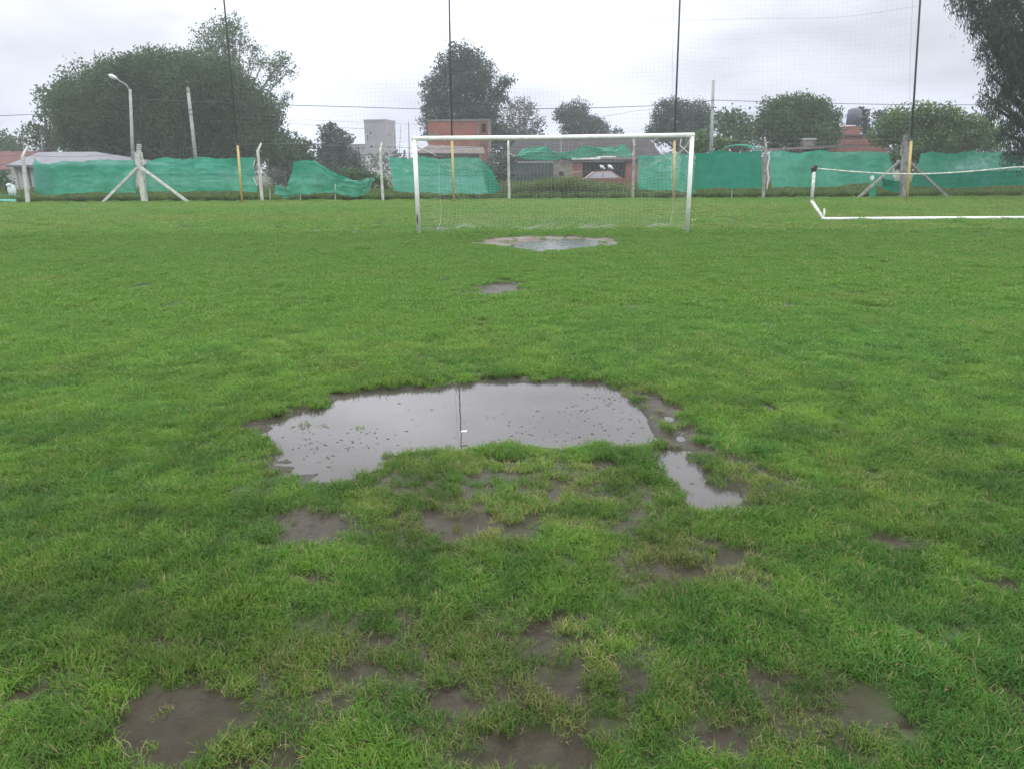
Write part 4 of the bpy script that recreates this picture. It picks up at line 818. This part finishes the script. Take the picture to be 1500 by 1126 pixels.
vs = [(cx0+u*k, D+.05+(.18 if z > 1 else 0), z) for u, z in cab]+[(cx0+u*k, D+1.55-(.18 if z > 1 else 0), z) for u, z in cab]
MB().add(vs, [(0, 1, 2, 3), (7, 6, 5, 4), (0, 4, 5, 1), (1, 5, 6, 2), (2, 6, 7, 3), (3, 7, 4, 0)]).build('cabin', M['car'], car)
for w in ([(1.22, .96), (1.72, 1.30), (2.2, 1.32), (2.2, .96)], [(2.3, .96), (2.3, 1.32), (2.86, 1.33), (3.3, .97)]):
    MB().add([(cx0+u*k, D+.05+.18*(z-.9)/.46-.02, z) for u, z in w], [(0, 1, 2, 3)]).build('side_window', mat('window_sheen', (.22, .24, .27), .15, .05, spec=.7), car)
for u in (.88, 3.5):
    for yy in (D-.02, D+1.42):
        c = Vector((cx0+u*k, yy, .31)); w = MB().tube([c, c+Vector((0, .2, 0))], .31, 18).build('wheel', M['tyre'], car); MB().tube([c-Vector((0, .012, 0)), c+Vector((0, .19, 0))], .17, 12).build('rim', M['galv'], w)
for yy in (D+.25, D+1.2): MB().ball((cx0+.02, yy, .66), .09, .5, 1, 1, 6).build('headlight', M['lampglass'], car)
MB().tube([(cx0+1.02*k, D+.0, .93), (cx0+1.64*k, D+.19, 1.35)], .022, 5).build('windscreen_pillar', M['galv'], car)
# second pale rail left of the car
r_ = MB().tube([at(830, 258, 55), at(838, 253, 55), at(852, 253, 55)], .05, 6).build('hand_rail', M['plaster']); r_.name = 'hand_rail'; tag(r_, 'short pale sloping rail just left of the parked car', 'rail')
# pale hip-roofed house, left
D = 58; hh = empty('hip_roofed_house', (at(80, 260, D).x, D, 0)); tag(hh, 'small pale house with a grey hip roof at the far left', 'house')
x0, x1, y0, y1, z0, z1 = bx(17, 175, 242, D, 8); zr = zof(222, D+3)
xr0 = at(52, 222, D+3).x; xr1 = at(135, 222, D+3).x; ex = at(8, 242, D-.8).x; e1 = x1+.6
MB().box(x0+1.6, x1, y0+1.2, y1, 0, z1).build('wall', M['render_pale'], hh)
MB().add([(ex, D-.8, z1), (e1, D-.8, z1), (e1, y1+.8, z1), (ex, y1+.8, z1), (xr0, D+3.5, zr+.1), (xr1, D+3.5, zr+.1), (ex, D-.8, z1-.12), (e1, D-.8, z1-.12), (e1, y1+.8, z1-.12), (ex, y1+.8, z1-.12)],
         [(0, 1, 5, 4), (1, 2, 5), (2, 3, 4, 5), (3, 0, 4), (0, 6, 7, 1), (1, 7, 8, 2), (2, 8, 9, 3), (3, 9, 6, 0), (6, 9, 8, 7)]).build('roof', M['tin'], hh)
for px in (19, 27, 36):
    a = at(px, 243, D); w_ = .22 if px < 30 else .12; MB().box(a.x-w_, a.x+w_, D, D+.3, 0, z1-.13).build('porch_pillar', M['render_pale'], hh)
window(hh, x0+2.2, x0+3.2, y0+1.2, 1.0, 2.0); MB().tube([at(62, 222, D+3), at(60.5, 198, D+3)], .05, 6).build('vent_pipe', M['galv'], hh); MB().tube([at(53, 222, D+3), at(53, 214, D+3)], .04, 6).build('vent_pipe', M['galv'], hh)
# red roof house
D = 78; rh = empty('red_roofed_house', (at(0, 250, D).x, D, 0)); tag(rh, 'house with a dull red roof at the far left edge', 'house')
x0, x1, y0, y1, z0, z1 = bx(-70, 26, 249, D, 7); MB().box(x0, x1, y0, y1, 0, z1).build('wall', M['render_pale'], rh); zr = zof(219, D+4)
MB().add([(x0-.5, y0-.5, z1), (x1+.5, y0-.5, z1), (x1+.5, y1+.5, z1), (x0-.5, y1+.5, z1), (x0-.5, y0+3.5, zr), (x1+.5, y0+3.5, zr)], [(0, 1, 5, 4), (2, 3, 4, 5), (0, 4, 3), (1, 2, 5), (0, 3, 2, 1)]).build('roof', M['redroof'], rh)
window(rh, x1-2.2, x1-1.2, y0, .9, 1.6)
# white sack and garden plants left edge
c = at(17, 277, 47); o = MB().ball((c.x, 47, .55), .28, .85, .7, 1.4, 8).ball((c.x-.05, 46.9, .85), .17, 1, .8, .7, 7).build('white_sack', M['frayed'], None, True); tag(o, 'white sack standing before the pale hip-roofed house', 'sack')
tree('shrub', 'low shrub beside the white sack at far left', 'shrub', [(2, 262, 8), (8, 270, 8), (-8, 268, 10)], 52, 'lf_mid', 4, .09, .12, 3, tr=.04, seed=30, limb=False)
tree('dead_shrub', 'dry straw-coloured bush at the gap beside the sagging cloth', 'shrub', [(398, 255, 10), (408, 262, 9), (414, 255, 7), (400, 272, 9)], 47, 'lf_grey', 1.6, .06, .12, 405, tr=.03, seed=31, hollow=.1)
tree('shrub', 'greyish green bush in the gap left of the fourth post', 'shrub', [(525, 258, 12), (545, 266, 12), (560, 268, 10), (585, 262, 9), (510, 255, 9)], 52, 'lf_mid', 3.4, .09, .14, 545, tr=.05, seed=32, limb=False)
tree('shrub', 'dark bush behind the flap of cloth left of the gate', 'shrub', [(728, 240, 13), (738, 255, 13), (745, 235, 8), (725, 258, 12)], 54, 'lf_blue', 4.5, .10, .14, 735, tr=.05, seed=33, limb=False)
tree('shrub', 'dark bush in the notch by the weathered straining post', 'shrub', [(1315, 228, 11), (1340, 226, 10), (1330, 240, 14), (1305, 235, 8), (1350, 240, 8)], 50, 'lf_dark', 4.5, .10, .14, 1330, tr=.05, seed=34, limb=False)
# tin-roofed sheds at right
D = 62; sh = empty('long_shed', (at(1210, 240, D).x, D, 0)); tag(sh, 'long low shed with a sloping rusty tin roof behind the right cloths', 'shed')
x0, x1, y0, y1, z0, z1 = bx(1130, 1300, 222, D, 5); MB().box(x0, x1, y0+.3, y1, 0, z1-.4).build('wall', M['plaster'], sh)
zl, zr_ = zof(228, D), zof(219.5, D)
for q in range(9):
    u0, u1 = q/9, (q+1)/9; xa, xb = x0+(x1-x0)*u0, x0+(x1-x0)*u1; za, zb = at(1130+170*u0, 219-9*u0, D).z, at(1130+170*u1, 219-9*u1+1.2, D).z
    MB().add([(xa, y0, za-.06), (xb+.1, y0, zb-.06), (xb+.1, y1+1, zb+.12), (xa, y1+1, za+.12), (xa, y0, za-.12), (xb+.1, y0, zb-.12), (xb+.1, y1+1, zb+.05), (xa, y1+1, za+.05)], [(0, 1, 2, 3), (7, 6, 5, 4), (0, 4, 5, 1), (1, 5, 6, 2), (2, 6, 7, 3), (3, 7, 4, 0)]).build('roof_sheet', M['tinrust'] if q % 3 else M['tin'], sh)
a, b_, c, d, e_, f = bx(1177, 1194, 205, D+6, .8); MB().box(a, b_, c, c+.9, 0, f).build('chimney', M['plaster'], sh); MB().box(a-.08, b_+.08, c-.08, c+.98, f+.003, f+.12).build('chimney_cap', M['render_pale'], sh)
D = 80; th_ = empty('brick_tank_house', (at(1255, 240, D).x, D, 0)); tag(th_, 'reddish brick house top below the grey water tank', 'house')
x0, x1, y0, y1, z0, z1 = bx(1238, 1302, 200, D, 6); MB().box(x0, x1, y0, y1, 0, z1).build('wall', M['brick2'], th_)
x0, x1, y0, y1, z0, z1 = bx(1239, 1261, 185, D+.3, 2); MB().box(x0, x1, y0, y1, 0, z1).build('tank_base', M['brick2'], th_)
x0, x1, y0, y1, z0, z1 = bx(1236, 1304, 199, D-.3, 7); MB().box(x0, x1, y0, y1, z1+.005, z1+.12).build('roof', M['tinrust'], th_)
tk = at(1249.5, 184, D+1.2); tt_ = at(1249.5, 160, D+1.2); wt = empty('water_tank', (tk.x, tk.y, tk.z)); tag(wt, 'dark grey domestic water tank on a brick base right of the round tree', 'water tank')
tk.z = z1 if False else tk.z+.06; MB().tube([tk, Vector((tk.x, tk.y, tt_.z-.12)), Vector((tk.x, tk.y, tt_.z))], [.70, .64, .50], 20).build('tank_body', M['tank'], wt, True)
MB().tube([Vector((tk.x, tk.y, tt_.z+.005)), Vector((tk.x, tk.y, tt_.z+.10))], .34, 16).build('lid', M['render_pale'], wt, True); MB().tube([Vector((tk.x+.75, tk.y, tk.z-.9)), Vector((tk.x+.72, tk.y, tk.z+.1))], .04, 6).build('outlet_pipe', M['plastic_white'], wt)

# ------------------------------------------------------------------ poles, lamp, wires
def pole(name, label, b0, t0, D, r0, r1, m, cat='pole'):
    B = at(*b0, D); B.z = 0; T = at(*t0, D); root = empty(name, (B.x, D, 0)); tag(root, label, cat); MB().tube([B, T], [r0, r1], 10).build('shaft', M[m], root, True); return root, T
D = 47
sl, T = pole('street_lamp', 'grey street lamp leaning left with its lamp head over the road', (197, 290), (190.5, 131), D, .11, .075, 'galv', 'street lamp')
MB().tube([T-Vector((0, 0, .1)), at(184, 124, D), at(175, 119, D), at(171, 115, D)], [.045, .04, .035, .035], 8).build('arm', M['galv'], sl, True)
h0, h1 = at(172, 116, D), at(159, 110, D); MB().tube([h0, h0.lerp(h1, .3), h0.lerp(h1, .75), h1], [.05, .115, .12, .04], 10).build('lamp_head', M['lampglass'], sl, True)
up_, T = pole('utility_pole', 'weathered pale wooden pole standing before the big round tree', (290, 262), (275, 129), 52, .13, .10, 'galv', 'utility pole')
MB().tube([T+Vector((0, 0, -.3)), T+Vector((0, 0, .02))], .12, 8).build('cap', M['conc2'], up_)
for z in (T.z-1.3, T.z-1.6): MB().tube([Vector((T.x-.18, 51.88, z)), Vector((T.x+.2, 51.88, z))], .025, 5).build('crossbar', M['wire'], up_)
up2, T2 = pole('utility_pole', 'slim grey utility pole above the deep green cloth', (1041, 262), (1045, 118), 56, .13, .10, 'galv', 'utility pole')
MB().tube([Vector((T2.x-.3, 55.88, T2.z-1.75)), Vector((T2.x+.3, 55.88, T2.z-1.75))], .03, 5).build('crossarm', M['wire'], up2)
up3, T3 = pole('utility_pole', 'small distant utility pole with a crossarm at the far left', (36, 252), (32, 192), 98, .14, .10, 'wood', 'utility pole')
MB().tube([T3+Vector((-.8, -.15, -.1)), T3+Vector((.6, -.15, -.1))], .06, square=True).build('crossarm', M['wood'], up3)
a1_, q = pole('antenna_mast', 'thin leaning lattice mast right of the grey tower', (582, 252), (587.5, 183), 120, .05, .03, 'wood', 'mast')
for k in range(5): p_ = at(583.3+k, 236-11*k, 119.9); MB().tube([p_-Vector((.3, 0, 0)), p_+Vector((.3, 0, 0))], .02, 4).build('rung', M['wood'], a1_)
a2_, q = pole('antenna_mast', 'thin upright grey mast left of the goal', (600, 252), (598.5, 180), 120, .09, .06, 'wood', 'mast'); MB().tube([q, q+Vector((0, 0, .5))], .02, 5).build('tip', M['wood'], a2_)
a3_, q = pole('antenna_mast', 'thin pale mast standing behind the middle of the crossbar', (822, 250), (822, 182), 64, .035, .025, 'galv', 'mast'); MB().tube([q, q+Vector((0, 0, .3))], .012, 5).build('tip', M['galv'], a3_)
def wire(label, pts, D, r=.022, sag=0):
    P = []
    for i in range(len(pts)-1):
        for k in range(10): f = k/10; P.append(at(pts[i][0]+(pts[i+1][0]-pts[i][0])*f, pts[i][1]+(pts[i+1][1]-pts[i][1])*f+sag*4*f*(1-f), D))
    P.append(at(*pts[-1], D)); o = MB().tube(P, r, 5).build('overhead_wire', M['wire']); tag(o, label, 'wire', 'overhead wires along the road')
wire('thickest overhead cable crossing behind the goal from the big tree to the slim pole', [(180, 145), (405, 154), (520, 157), (615, 160), (760, 160), (850, 159), (1000, 154), (1045, 147)], 55.9, .022)
wire('overhead cable running from the slim pole to the weeping tree', [(1045, 147), (1110, 149), (1220, 152), (1330, 154), (1440, 154), (1560, 151)], 55.9, .020)
wire('short stretch of overhead cable at the upper left edge', [(-80, 171), (0, 170), (48, 168), (120, 166)], 60, .022)
wire('thin overhead wire sagging behind the conical tree', [(395, 180), (440, 182), (490, 187), (535, 189)], 75, .014)
wire('faint higher thin wire above the conical tree', [(395, 172), (470, 177), (540, 180), (620, 183)], 75, .010)
wire('faint low wire right of the flat-topped tree', [(880, 172), (930, 163), (985, 158), (1045, 152)], 62, .010)
# thin loose rope hanging in the sky near the first pole
P = [at(361, -40, 40), at(362, 20, 40), at(364, 60, 40), at(368, 95, 40)]; tag(MB().tube(P, .008, 5).build('loose_rope', mat('pink_rope', (.55, .42, .42), .8)), 'thin pinkish rope hanging right of the first tall pole', 'rope')

# ------------------------------------------------------------------ damp air
hz = bpy.data.materials.new('damp_air'); hz.use_nodes = True; t = hz.node_tree; t.nodes.clear()
o_ = N(t, 'ShaderNodeOutputMaterial'); v_ = N(t, 'ShaderNodeVolumePrincipled'); v_.inputs['Color'].default_value = (.88, .93, .96, 1); v_.inputs['Density'].default_value = .0012; v_.inputs['Anisotropy'].default_value = .1
L(t, v_.outputs[0], o_.inputs['Volume'])
tag(MB().box(-282, 282, -33, 283, -1.5, 21).build('haze', hz), kind='stuff')
